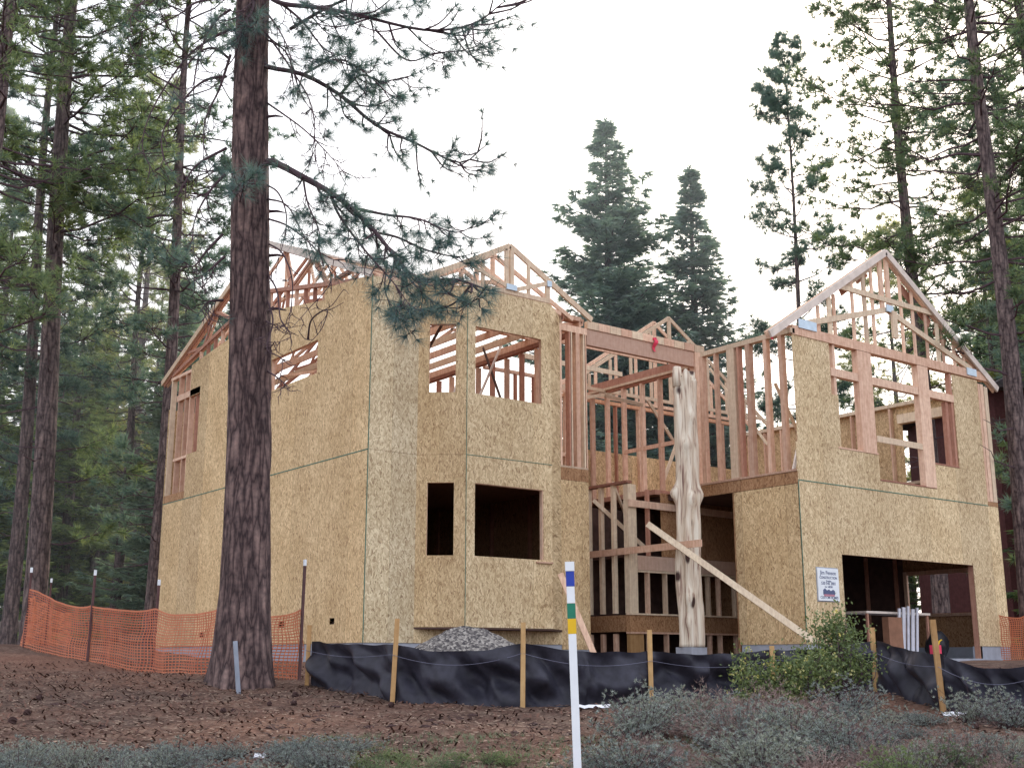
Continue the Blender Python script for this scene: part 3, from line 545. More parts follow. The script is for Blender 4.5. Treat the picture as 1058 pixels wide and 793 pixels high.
# log column, pier, braces
lg = empty('log_column', (-.98, 2.26, -.35)); tag(lg, 'peeled knotty log column with forked top standing before the entry', 'column')
mb = MB(); nz, na = 90, 36; vs = []
for i in range(nz+1):
    t = i/nz; z = .30 + t*5.80
    for j in range(na):
        a = 2*PI*j/na; r = .255 - .02*t
        kn = .0
        for (kz, ka, kr) in ((1.3, 4.0, .09), (2.3, 3.3, .07), (3.4, 4.4, .10), (3.55, 2.6, .12), (4.6, 3.9, .07), (.8, 3.6, .05), (5.2, 4.5, .06), (3.5, 5.6, .11)):
            dd = ((z-kz)/.16)**2 + (((a-ka+PI) % (2*PI)-PI)/.38)**2; kn += kr*math.exp(-dd)
        fl = .030*math.sin(5*a+1.5*math.sin(z*.9)) + .035*mnoise.noise(Vector((math.cos(a)*2.4, math.sin(a)*2.4, z*.8)))*1.5 + .02*mnoise.noise(Vector((math.cos(a)*7, math.sin(a)*7, z*2)))
        r += kn + fl; zz = z
        if t > .9: r *= 1
        if i == nz: zz += .10*math.sin(2*a)+.08*math.sin(5*a)
        vs.append((r*math.cos(a) + .06*t, r*math.sin(a) , zz))
mb.add(vs, [(i*na+j, i*na+(j+1) % na, (i+1)*na+(j+1) % na, (i+1)*na+j) for i in range(nz) for j in range(na)])
c0 = len(mb.v); mb.v.append((.06, 0, 5.75)); mb.f += [(nz*na+j, nz*na+(j+1) % na, c0) for j in range(na)]; c1 = len(mb.v); mb.v.append((0, 0, .30)); mb.f += [((j+1) % na, j, c1) for j in range(na)]
mb.build('log', M['log'], lg, True)
# forked tips
mb = MB(); mb.tube([(-.13, .02, 5.9), (-.14, .03, 6.15), (-.13, .03, 6.35)], [.12, .11, .09], 9); mb.tube([(.16, -.04, 5.9), (.2, -.04, 6.1), (.21, -.04, 6.27)], [.13, .12, .10], 9); mb.build('forked_tip', M['log'], lg, True)
MB().box((-.23, -.23, 0), (.23, .23, .295)).build('pier', M['concrete'], lg)
o = lum('brace_board', (-1.27, 5.3, 2.06), (-1.27, 1.58, 2.06), .035, .15, (1, 0, 0), 'wood', None); tag(o, 'level board nailed from the entry corner post across to the log column', 'board')
Dc = (Vector((-.98, 2.26, 0))-CAM).dot(HEAD)
o = lum('brace_board', tuple(at(669, 541, Dc-.20)), tuple(at(842, 663, Dc-1.75)), .045, .13, tuple(HEAD), 'wood_pale', None); tag(o, 'long diagonal brace board slanting from the log column down to the ground', 'board')
p0 = ground(617, 24.6); o = lum('loose_board', (p0.x, p0.y, p0.z), (p0.x-.65, p0.y+.35, p0.z+1.75), .04, .12, None, 'wood', None); tag(o, 'short reddish board leaning beside the left wing corner', 'board')
# red ribbon on the beam, pink strip on garage plate
def ribbon(p, h, name_label):
    mb = MB(); vs = []
    for i in range(7):
        t = i/6
        for j in (-1, 1): vs.append((p[0]+j*.05*(1+.6*math.sin(5*t+j)), p[1]-.03-.04*math.sin(6*t), p[2]-h*t))
    mb.add(vs, [(2*i, 2*i+1, 2*i+3, 2*i+2) for i in range(6)]); mb.bar((p[0]-.05, p[1]-.02, p[2]), (p[0]+.05, p[1]-.02, p[2]+.03), .03, .05)
    o = mb.build('ribbon', M['red']); tag(o, name_label, 'ribbon')
ribbon((-.25, YF-.02, 7.12), .30, 'red ribbon tied on the beam over the entry'); ribbon((-.04, .45, 6.62), .22, 'pink-red strip hanging at the garage wall top plate')

# ------------------------------------------------------------------ contractor sign
sg = empty('contractor_sign', (.75, -.02, 1.2)); tag(sg, 'white contractor sign nailed on the chipboard left of the garage opening', 'sign')
MB().box((-.335, -.012, -.33), (.335, .012, .33)).build('sign_panel', M['white'], sg)
MB().box((-.35, .013, -.35), (.35, .020, .35)).build('backing', M['grey'], sg)
def txt(s_, x, z, size, mat='signink'):
    c = bpy.data.curves.new('lettering', 'FONT'); c.body = s_; c.size = size; c.align_x = 'CENTER'; c.extrude = .001; c.offset = .0012
    t_ = bpy.data.objects.new('tmp', c); COL.objects.link(t_); c.materials.append(M[mat]); dg = bpy.context.evaluated_depsgraph_get(); me = bpy.data.meshes.new_from_object(t_.evaluated_get(dg)); bpy.data.objects.remove(t_)
    o = bpy.data.objects.new('lettering', me); COL.objects.link(o); o.parent = sg; o.location = (x, -.0135, z); o.rotation_euler = (PI/2, 0, 0)
txt('Jim Penson', 0, .20, .115); txt('CONSTRUCTION', 0, .115, .072); txt('Truckee', 0, .055, .05); txt('530 546 3801', 0, -.005, .085); txt('Lic. 548201', 0, -.065, .055); txt('CUSTOM HOMES', 0, -.29, .075)
emb = MB(); emb.prism([(-.19, -.21), (.19, -.21), (.19, -.13), (.13, -.10), (.06, -.13), (.0, -.10), (-.07, -.12), (-.13, -.08), (-.19, -.11)], 'Y', -.0145, -.0125); emb.build('emblem', M['signink'], sg)
MB().box((-.17, -.0175, -.24), (.17, -.0135, -.2)).build('emblem_band', M['signred'], sg)

# ------------------------------------------------------------------ gravel pile
gp = MB(); R_, A_ = 22, 48; vs = []; c = ground(484, 21.0)
for i in range(R_+1):
    for j in range(A_):
        a = 2*PI*j/A_; r = i/R_*1.45*(1+.1*math.sin(2*a)); h = .76*math.exp(-(r/.92)**2)*(1) ; h += .05*mnoise.noise(Vector((r*math.cos(a)*4, r*math.sin(a)*4, 1)))+RNG.random()*.035
        vs.append((c.x+r*math.cos(a)*RIGHT.x*1.25+r*math.sin(a)*HEAD.x*.8, c.y+r*math.cos(a)*RIGHT.y*1.25+r*math.sin(a)*HEAD.y*.8, c.z-.08+h))
gp.add(vs, [(i*A_+j, i*A_+(j+1) % A_, (i+1)*A_+(j+1) % A_, (i+1)*A_+j) for i in range(R_) for j in range(A_)])
o = gp.build('gravel_pile', M['gravel']); tag(o, 'heap of grey gravel under the bay window', 'gravel pile', None, 'stuff')

# ------------------------------------------------------------------ silt fence
sf = empty('silt_fence', (0, 0, 0)); tag(sf, 'black silt fence fabric stapled on wooden stakes in front of the house', 'fence')
def g2(px, d): p = ground(px, d); return Vector((p.x, p.y, 0))
fp = [(317, 17.1, .82, .60), (405, 14.6, .98, .68), (540, 14.0, .95, .72), (673, 14.6, .86, .62), (800, 15.6, .6, .55), (905, 16.0, .78, .62), (975, 14.0, .98, .60), (1090, 13.2, .9, .62), (1200, 13., .9, .6)]
for i, (px, d, h, ft) in enumerate(fp):
    p = g2(px, d); z = gz(p.x, p.y)
    lean = Vector((RNG.normal()*.02, RNG.normal()*.02, 0)); MB().bar((p.x, p.y, z-.1), (p.x+lean.x, p.y+lean.y, z+h), .055, .045, RIGHT).build('stake', M['stake'], sf)
def fence_cloth(a, b, za, zb, sag, seed):
    n, m_ = 80, 22; vs = []; dirn = (b-a); nrm = Vector((-dirn.y, dirn.x, 0)).normalized()
    if nrm.dot(HEAD) < 0: nrm = -nrm
    for i in range(n+1):
        u = i/n; p = a.lerp(b, u); zt = za*(1-u)+zb*u - sag*4*u*(1-u) + .02*mnoise.noise(Vector((u*6, seed, 0)))
        for j in range(m_+1):
            v = j/m_; g = gz(p.x, p.y)-.05; k = math.sin(PI*v)
            # diagonal tension folds running down from the stakes
            f1 = .09*mnoise.noise(Vector((u*5+v*2.2, v*1.2-u*3, seed)))*2 + .03*math.sin((u*9 - v*7*(1 if u < .5 else -1)) + seed) + .03*mnoise.noise(Vector((u*14+v*6, v*3-u*4, seed)))
            q = p + nrm*(.05 + f1*(.25+k)*(1 if 0 < i < n else .1) + .07*k*math.sin(PI*u))
            vs.append((q.x, q.y, g+(zt-g)*v))
    mb = MB().add(vs, [(i*(m_+1)+j, (i+1)*(m_+1)+j, (i+1)*(m_+1)+j+1, i*(m_+1)+j+1) for i in range(n) for j in range(m_)])
    mb.build('fabric', M['fabric'], sf, True)
    cb = MB(); pts = []
    for i in range(21):
        u = i/20; p = a.lerp(b, u); zt = za*(1-u)+zb*u - sag*4*u*(1-u) - .12 - .035*math.sin(PI*u); pts.append(p - nrm*.035 + Vector((0, 0, zt)))
    cb.tube(pts, [.003]*21, 4).build('cord', M['cord'], sf)
for i in range(len(fp)-1):
    a, b = g2(*fp[i][:2]), g2(*fp[i+1][:2]); fence_cloth(a, b, gz(a.x, a.y)+fp[i][3], gz(b.x, b.y)+fp[i+1][3], (.02, .09, .06, .05, .04, .02, .12, .05)[i], i*3.7)

# ------------------------------------------------------------------ orange safety fences
def orange_fence(name_label, pts, posts, h=.99, bulge=.06, seed=1, ):
    r = empty('safety_fence', (0, 0, 0)); tag(r, name_label, 'fence'); P = [g2(*p) for p in pts]
    seg = [0];
    for a, b in zip(P, P[1:]): seg.append(seg[-1]+(b-a).length)
    T = seg[-1]
    def surf(s, v):
        i = max(0, min(len(P)-2, next((k for k in range(len(seg)-1) if s <= seg[k+1]), len(P)-2))); u = (s-seg[i])/(seg[i+1]-seg[i])
        p = P[i].lerp(P[i+1], u); d = (P[i+1]-P[i]).normalized(); n = Vector((-d.y, d.x, 0))
        sag = .10*4*u*(1-u)*v
        w = .10*mnoise.noise(Vector((s*1.6, v*1.3, seed))) + .05*mnoise.noise(Vector((s*5, v*2, seed+4)))
        z = gz(p.x, p.y)-.02 + v*(h*(1+.12*mnoise.noise(Vector((s*.7, 1, seed)))) - sag)
        q = p + n*(w*(1-.5*v)+bulge*math.sin(PI*u)*(1-v)) + d*(.08*mnoise.noise(Vector((s*2, v*3, seed+9)))); return Vector((q.x, q.y, z))
    mb = MB(); nv = 22; step = .055; ns = int(T/step); wd = .0085
    G = [[surf(min(T, i*step), j/nv) for j in range(nv+1)] for i in range(ns+1)]
    for j in range(nv+1):     # horizontal strands
        w = wd*(1.8 if j in (0, nv) else 1)
        vs = []
        for i in range(ns+1): p = G[i][j]; vs += [p-Vector((0, 0, w)), p+Vector((0, 0, w))]
        mb.add(vs, [(2*i, 2*i+2, 2*i+3, 2*i+1) for i in range(ns)])
    for i in range(ns+1):
        d = (G[min(ns, i+1)][0]-G[max(0, i-1)][0]).normalized()*wd; vs = []
        for j in range(0, nv+1, 2): vs += [G[i][j]-d, G[i][j]+d]
        mb.add(vs, [(2*k, 2*k+1, 2*k+3, 2*k+2) for k in range(len(vs)//2-1)])
    mb.build('netting', M['orange'], r)
    for (px, d, ph) in posts:
        p = g2(px, d); z = gz(p.x, p.y); MB().bar((p.x, p.y, z-.2), (p.x+.02, p.y, z+ph), .035, .035).build('post', M['postm'], r); MB().bar((p.x+.02, p.y, z+ph+.001), (p.x+.02, p.y, z+ph+.09), .037, .037).build('post_cap', M['white'], r)
orange_fence('orange plastic mesh fence sagging on thin steel posts left of the house', [(309, 17.6), (225, 18.8), (157, 20.0), (90, 21.2), (24, 23.0), (35, 27.0), (70, 31)], [(309, 17.6, 1.6), (157, 20.1, 1.35), (90, 21.2, 1.4), (24, 23.0, 1.3), (46, 28., 1.4)], seed=2)
orange_fence('orange plastic mesh fence beyond the right side of the garage', [(1030, 31), (1075, 30.5), (1120, 30)], [(1030, 31, 1.4), (1075, 30.5, 1.4)], h=1.15, seed=8)

# ------------------------------------------------------------------ marker post, stake, scraps
p = g2(598.5, 8.2); z = gz(p.x, p.y); mk = empty('marker_post', (p.x, p.y, z), -YAW); tag(mk, 'slim white utility marker post with blue, green and yellow bands', 'marker post')
ztop = at(593, 580, (Vector(p)-CAM).dot(HEAD)).z - z; ln = -.045
def mp(z0, z1, w, mat, nm):
    MB().bar((ln*z0/1.6, 0, z0), (ln*z1/1.6, 0, z1), w, w*.55, (1, 0, 0)).build(nm, M[mat], mk)
mp(-.2, ztop-.482, .052, 'white', 'post'); mp(ztop-.48, ztop-.382, .056, 'yellow', 'band'); mp(ztop-.38, ztop-.28, .056, 'green', 'band'); mp(ztop-.278, ztop-.167, .053, 'white', 'post'); mp(ztop-.165, ztop-.065, .056, 'blue', 'band'); mp(ztop-.063, ztop, .062, 'white', 'cap')
p = ground(247, 16.1); o = lum('grey_stake', (p.x, p.y, p.z-.05), (p.x-.09, p.y, p.z+.66), .05, .03, None, 'grey', None); tag(o, 'short grey stake leaning against the big pine trunk', 'stake')
for k, (px, d, w, lab) in enumerate(((613, 13.9, .20, 'white scrap of sheeting on the ground behind the marker post'), (1000, 13.5, .25, 'white scrap on the ground right of the last fence stake'), (268, 10.6, .05, 'tiny white litter scrap in the grass near the bottom'))):
    p = ground(px, d); mb = MB(); vs = []
    for i in range(9):
        for j in range(4): vs.append((p.x+RIGHT.x*w*(i/4-1)+HEAD.x*.03*j, p.y+RIGHT.y*w*(i/4-1)+HEAD.y*.03*j, p.z+.03+.02*mnoise.noise(Vector((i*.7, j*.7, k)))+(.01 if 0 < j < 3 else -.02)))
    o = mb.add(vs, [(i*4+j, i*4+j+1, i*4+j+5, i*4+j+4) for i in range(8) for j in range(3)]).build('scrap', M['snow']); tag(o, lab, 'scrap')

# ------------------------------------------------------------------ trees
def make_pine(H, h0, Lmax, nb, seed, needle_mat, lod=1.0, dens=1.0, trunk_r=.3, deadlow=10, name='pine_tree'):
    rnd = random.Random(seed); root = empty(name)
    lean = Vector((rnd.uniform(-.012, .012), rnd.uniform(-.012, .012), 0))
    def ax(h): return Vector((lean.x*h + .08*math.sin(h*.3+seed), lean.y*h + .08*math.cos(h*.27+seed), h))
    hs = [-.5, 0, .4, 1.2] + [H*(k/14) for k in range(1, 15)]; hs = sorted(set(hs))
    rad = [trunk_r*(1.25 if h < .2 else 1.08 if h < .6 else 1)*(max(.03, 1-(h/H))**.75) for h in hs]
    MB().tube([ax(h) for h in hs], rad, 12).build('trunk', M['bark_far'], root, True)
    lb = MB(); C, D = [], []
    for b in range(nb+deadlow):
        dead = b >= nb
        t = rnd.random()**.85 if not dead else -rnd.random()*.8
        h = h0 + (H-h0)*t if not dead else h0*(1+t)+.8
        if not dead: prof = (math.sin(PI*min(1, (.18+.82*t)))**.6)*(1-.35*t)
        else: prof = .5
        Lb = Lmax*prof*rnd.uniform(.65, 1.1) + .3
        az = rnd.uniform(0, 2*PI); o = Vector((math.cos(az), math.sin(az), 0)); up = rnd.uniform(-.35, .15) if t < .5 else rnd.uniform(.0, .55)
        p0 = ax(h); pts = [p0]; k = 5
        for i in range(1, k+1):
            u = i/k; pts.append(p0 + o*Lb*u + Vector((0, 0, Lb*(up*u + .28*u*u))) + Vector((rnd.gauss(0, .05), rnd.gauss(0, .05), rnd.gauss(0, .05)))*Lb*.5)
        r0 = .012+.010*Lb; lb.tube(pts, [r0*(1-.8*i/k) for i in range(k+1)], 4, False)
        if dead and rnd.random() < .75: continue
        ns = max(3, int(5*dens*(Lb/Lmax+.5)))
        for s in range(ns):
            u = rnd.uniform(.35, 1.0); i = min(k-1, int(u*k)); q = pts[i].lerp(pts[i+1], u*k-i)
            sd = (o*rnd.uniform(.2, 1) + Vector((-o.y, o.x, 0))*rnd.choice((-1, 1))*rnd.uniform(.3, 1) + Vector((0, 0, rnd.uniform(-.1, .6)))).normalized()
            sl = Lb*rnd.uniform(.15, .33)+.15; e = q+sd*sl; lb.tube([q, q+sd*sl*.5+Vector((0, 0, .02)), e], [r0*.35, r0*.25, r0*.12], 3, False)
            for w in range(3):
                f = rnd.uniform(.45, 1.05); C.append(q+sd*sl*f + Vector((rnd.gauss(0, .06), rnd.gauss(0, .06), rnd.gauss(0, .05)))); D.append(tuple((sd+Vector((0, 0, .35))).normalized()))
        C.append(pts[-1]); D.append(tuple(o+Vector((0, 0, .5))))
    lb.build('limbs', M['twig'], root)
    np_tris('crown', tuft_verts(C, D, int(22*lod), .34, .030, .75), M[needle_mat], root)
    return root, children(root)
def make_fir(H, R0, nl, seed, needle_mat, h0=.04, droop=.25, k=7, name='fir_tree', sz=.30):
    rnd = random.Random(seed); root = empty(name)
    MB().tube([(0, 0, -.5), (0, 0, H*.3), (0, 0, H*.7), (0, 0, H)], [.018*H*.9, .014*H, .007*H, .012], 9).build('trunk', M['bark_far'], root, True)
    lb = MB(); C, D = [], []
    for l in range(nl):
        t = l/(nl-1); h = H*(h0+(1-h0)*t**.92)*1.0
        if h > H*.99: h = H*.99
        Rl = R0*(1-t)**.82*(.78+.22*math.sin(l*2.1+seed)) + .10*(1-t)
        nbr = 9 if t < .8 else 6
        for b in range(nbr):
            az = rnd.uniform(0, 2*PI); o = Vector((math.cos(az), math.sin(az), 0)); Lb = Rl*rnd.uniform(.55, 1.12); h_ = h+rnd.uniform(-.3, .3)
            dr = droop*(1-t)-.25*t
            def P(u): return Vector((o.x*Lb*u, o.y*Lb*u, h_ - Lb*(dr*u - .28*u*u)))
            lb.tube([P(0), P(.5), P(1)], [.010*Lb+.012, .007*Lb+.008, .006], 3, False)
            side = Vector((-o.y, o.x, 0)); n = max(2, int(Lb/.33))
            for i in range(n):
                u = .12+.88*(i+rnd.random())/n; q = P(min(u, 1.0)); wl = Lb*.34*(1.05-u)+.12
                for sgn in (-1, 1, 0):
                    sd = (o*.75+side*sgn).normalized() if sgn else o
                    m_ = max(1, int(wl/.28))
                    for w in range(m_):
                        f = (w+.6)/m_; C.append(q+sd*wl*f+Vector((0, 0, rnd.uniform(-.10, .06)))); D.append(tuple(sd*1.0+Vector((0, 0, -.12))))
    C.append((0, 0, H)); D.append((0, 0, 2))
    lb.build('limbs', M['twig'], root)
    np_tris('crown', tuft_verts(C, D, k, sz, .075, .9, .72), M[needle_mat], root)
    return root, children(root)

def place(proto, first, loc, rz, sc, name_label, cat, group=None, tilt=(0, 0)):
    root, kids = proto
    if first: r = root; r.location = loc; r.rotation_euler = (tilt[0], tilt[1], rz); r.scale = (sc, sc, sc)
    else: r = dup(root, kids, loc, rz, sc, tilt)
    for key in ('group',):
        if key in r.keys(): del r[key]
    return tag(r, name_label, cat, group)
PR = dict(
 pA=make_pine(34, 8, 3.9, 120, 1, 'pine_a', .85, 1.9, .34), pB=make_pine(30, 8, 3.2, 100, 2, 'pine_b', .85, 1.7, .26, 16), pC=make_pine(22, 3, 2.5, 85, 3, 'pine_c', .85, 1.5, .2),
 pD=make_pine(27, 9, 2.0, 95, 4, 'pine_b', .85, 1.5, .17, 10),
 fA=make_fir(22, 6.8, 58, 5, 'fir', .05, .22, 9, 'fir_tree', .42), fB=make_fir(17, 4.3, 50, 6, 'fir', .05, .25, 8, 'fir_tree', .36), fC=make_fir(16, 3.2, 32, 8, 'dark_fir', .03, .35, 7, 'fir_tree', .36))
used = set()
def T(key, px, d, sc, rz, label, group=None, tilt=(0, 0)):
    p = ground(px, d); place(PR[key], key not in used, (p.x, p.y, p.z-.1), rz, sc, label, 'tree', group, tilt); used.add(key)
def tiltto(side): return (-RIGHT.y*0+side*HEAD.x*0 + side*0, 0)
# named trees
T('pA', 31, 37, 1.0, .4, 'tall pine with full dark green crown at the far left edge', tilt=(.0, -.015))
T('pB', 8, 41, .95, 1.9, 'pale thin-trunked pine partly behind the far left pine')
T('pA', 117, 46, .60, 2.2, 'straight pine standing midway between the left edge and the house')
T('pB', 157, 36, .88, 3.0, 'slim purple-barked pine rising at the left edge of the house')
T('pC', 128, 58, 1.25, .9, 'sunlit yellowish pine behind the midway pine on the left')
T('fA', 636, 60, 1.27, .3, 'large dense fir rising behind the entry beam')
T('fB', 730, 62, 1.50, 1.4, 'narrower fir right of the large fir behind the house')
T('pD', 842, 56, 1.10, .2, 'slender thin-crowned pine left of the garage gable')
T('pA', 977, 44, .92, .7, 'tall pine rising directly behind the garage gable peak')
T('pA', 1072, 32, .82, 1.1, 'thick-trunked pine at the right edge beyond the garage')
T('pB', 1130, 37, 1.0, 2.6, 'pine just beyond the right edge of the picture')
T('fB', 541, 95, .92, 2.2, 'far fir whose tip shows right of the bay gable peak')
T('fB', 553, 98, .92, 3.2, 'far fir whose tip shows lower, next to the other distant tip')
rnd = random.Random(11)
wood_l = 'conifer in the dense wood left of the house'; wood_r = 'conifer in the wood behind the garage wing'
for (px, d, key, sc) in ((-70, 33, 'pA', .9), (60, 52, 'fC', .95), (-30, 48, 'fC', 1.1), (38, 62, 'fA', .8), (92, 58, 'fC', .85), (85, 80, 'fA', .95), (100, 62, 'pC', .8), (145, 68, 'pC', .95), (185, 75, 'fA', .9), (190, 58, 'fC', .9), (215, 68, 'pC', .85), (225, 60, 'fC', 1.05), (130, 90, 'fA', .8), (-100, 60, 'fA', 1.2), (-55, 80, 'pA', 1.0), (205, 95, 'fA', 1.0), (55, 95, 'fC', 1.0), (75, 70, 'fB', .8), (170, 45, 'fB', .75), (105, 105, 'fC', 1.2), (150, 110, 'fC', 1.3), (185, 110, 'fC', 1.6)):
    T(key, px, d, sc*rnd.uniform(.94, 1.06), rnd.uniform(0, 6), wood_l, 'conifers in the wood left of the house')
for (px, d, key, sc) in ((600, 75, 'fC', .85), (650, 80, 'fC', .95), (690, 60, 'fC', .55), (750, 70, 'fC', .75), (780, 78, 'fC', .85), (805, 60, 'fB', .6), (815, 66, 'pC', .62), (870, 62, 'fC', .7), (900, 70, 'pC', .8), (925, 66, 'fC', .75), (945, 70, 'pC', 1.15), (1010, 70, 'fC', .9), (1040, 66, 'fC', .95), (1050, 58, 'pC', 1.0), (1085, 60, 'fA', .9), (1110, 48, 'fC', .9), (1160, 45, 'pA', .9), (1200, 55, 'fA', 1.2), (1250, 45, 'pA', .95), (1300, 55, 'fA', 1.2), (1075, 85, 'fA', 1.3), (1150, 70, 'pA', 1.1), (1230, 70, 'fA', 1.4), (560, 85, 'fC', .55)):
    T(key, px, d, sc*rnd.uniform(.94, 1.06), rnd.uniform(0, 6), wood_r, 'conifers in the wood behind the garage wing')  # those out of view on the right are added to shade the foreground

# ------------------------------------------------------------------ foreground pine
tp = ground(249, 17.0); TD = (tp-CAM).dot(HEAD)
fpn = empty('pine_tree', tp); tag(fpn, 'massive furrowed-bark pine in the foreground with drooping half-bare branches', 'tree')
mb = MB(); nz, na = 150, 56; Ht = 19.0; vs = []
def tax(h): return -RIGHT*(.030*h) + RIGHT*(.04*math.sin(h*.5))
def trad(h): return .335 - .0085*h + .10*math.exp(-max(h, 0)/.55) + .03*math.exp(-max(h, 0)/2)
for i in range(nz+1):
    h = -.4 + (Ht+.4)*i/nz
    for j in range(na):
        a = 2*PI*j/na; r = trad(h)
        if h < 1.2: r += .06*max(0, math.sin(5*a+1))*math.exp(-max(h, 0)/.35)
        f1 = mnoise.noise(Vector((math.cos(a)*4.2, math.sin(a)*4.2, h*.75))); f2 = mnoise.noise(Vector((math.cos(a)*9, math.sin(a)*9, h*2.0)))
        r += -.035*max(0, 1-abs(f1)*5) + .014*f2
        c = tax(h); vs.append((c.x+r*math.cos(a), c.y+r*math.sin(a), h))
mb.add(vs, [(i*na+j, i*na+(j+1) % na, (i+1)*na+(j+1) % na, (i+1)*na+j) for i in range(nz) for j in range(na)]); mb.build('trunk', M['bark'], fpn, True)
LB = MB(); NC, ND = [], []; frnd = random.Random(21)
def spl(pts, n=24):
    pts = [pts[0]*2-pts[1]]+pts+[pts[-1]*2-pts[-2]]; out = []
    for i in range(len(pts)-3):
        a, b, c, d = pts[i:i+4]; m_ = max(2, n//(len(pts)-3))
        for k in range(m_):
            t = k/m_; out.append(.5*((2*b)+(c-a)*t+(2*a-5*b+4*c-d)*t*t+(3*b-a-3*c+d)*t*t*t))
    out.append(pts[-2]); return out
def limb(pix, r0_, needles=0., depth=0., twigs=0, tlen=.6, start=.3, droop=.3, tip=True):
    """limb through surveyed points; depth = how far toward(-) or away(+) from the viewer its end reaches"""
    r0 = r0_*.8; n = len(pix); P = [at(x, y, TD + depth*(i/(n-1))) - tp for i, (x, y) in enumerate(pix)]
    c = spl(P, 26); m_ = len(c); LB.tube(c, [r0*(1-.82*i/(m_-1)) for i in range(m_)], 6, False)
    twigs = int(twigs*1.3)
    for s in range(twigs):
        u = start + (1-start)*(s+frnd.random())/twigs; i = min(m_-2, int(u*(m_-1))); q = c[i]; t = (c[i+1]-c[i]).normalized()
        sd = (t*frnd.uniform(.3, 1) + Vector((frnd.gauss(0, .6), frnd.gauss(0, .6), frnd.uniform(-1, .5)-droop))).normalized(); ll = tlen*frnd.uniform(.5, 1.3)
        p1 = q+sd*ll*.5; p2 = q+sd*ll + Vector((frnd.gauss(0, .05), frnd.gauss(0, .05), .25*ll)); cc = spl([q, p1, p2], 8)
        LB.tube(cc, [r0*.26*(1-.7*k/(len(cc)-1))+.003 for k in range(len(cc))], 4, False)
        if frnd.random() < needles:
            dd = (p2-p1).normalized(); NC.append(p2); ND.append(tuple(dd)); 
            if frnd.random() < .6: NC.append(p1.lerp(p2, .7)); ND.append(tuple(dd))
            if frnd.random() < .35: NC.append(p1.lerp(p2, .3)); ND.append(tuple(dd))
        for w in range(frnd.randint(1, 3)):
            b0 = cc[frnd.randrange(2, len(cc))]; s2 = (sd*.6+Vector((frnd.gauss(0, .7), frnd.gauss(0, .7), frnd.uniform(-.6, .7)))).normalized(); e = b0+s2*ll*frnd.uniform(.3, .6)
            LB.tube([b0, b0.lerp(e, .5)+Vector((0, 0, .02)), e], [.007, .005, .003], 3, False)
            if frnd.random() < needles: NC.append(e); ND.append(tuple(s2))
    if tip and needles: NC.append(c[-1]); ND.append(tuple((c[-1]-c[-3]).normalized()))
# right-hand living limbs
limb([(274, -6), (292, 4), (330, 8), (367, 15), (438, 31), (488, 25), (521, 2)], .055, .85, -1.2, 26, .75, .3)
limb([(274, 60), (276, 69), (313, 77), (351, 98), (388, 129), (430, 148), (475, 168), (502, 150)], .055, .8, -.8, 24, .62, .3)
limb([(351, 98), (372, 78), (395, 84), (425, 78)], .03, .95, -1.0, 10, .4, .2); limb([(388, 31), (420, 62), (450, 55), (478, 52), (508, 42)], .022, .9, -1.2, 9, .4, .4)
limb([(313, 77), (345, 62), (370, 70), (405, 100)], .03, .9, -1.2, 10, .45, .3)
limb([(274, 170), (282, 167), (313, 183), (340, 198), (362, 214), (388, 240), (409, 266), (432, 288), (470, 288), (505, 300)], .075, .95, -1.5, 30, .5, .25)
limb([(362, 214), (400, 222), (432, 226), (470, 240), (496, 229)], .03, .95, -1.6, 13, .42, .3); limb([(340, 198), (352, 225), (380, 262), (405, 290), (425, 318)], .03, .95, -1.9, 16, .45, .2)
limb([(388, 240), (410, 245), (440, 258), (470, 265), (490, 262)], .028, .95, -1.6, 12, .38, .1); limb([(313, 183), (318, 210), (330, 240), (328, 262)], .025, .9, -1.4, 12, .4, .2)
limb([(409, 266), (425, 290), (445, 310), (470, 318), (500, 306)], .024, .9, -1.8, 10, .35, .3)
limb([(400, 270), (398, 300), (410, 322), (430, 330)], .018, .9, -1.8, 6, .3, .4)
limb([(274, 105), (313, 133), (340, 160), (358, 182)], .022, .15, -1.0, 9, .5, .2); limb([(300, 30), (345, 5), (400, -14), (460, -10)], .04, .8, -1.0, 16, .6, .1)
limb([(272, 30), (300, 70), (322, 110), (326, 160), (330, 178)], .022, .1, -1.3, 8, .5, .2); limb([(274, 40), (296, 55), (310, 95), (326, 120), (338, 135)], .02, .15, -.6, 8, .4, .2)
limb([(280, -4), (310, 20), (335, 50), (360, 60)], .03, .9, -.8, 12, .5, .1); limb([(272, 8), (290, 34), (300, 60), (300, 90)], .02, .6, -.9, 8, .45, .1)
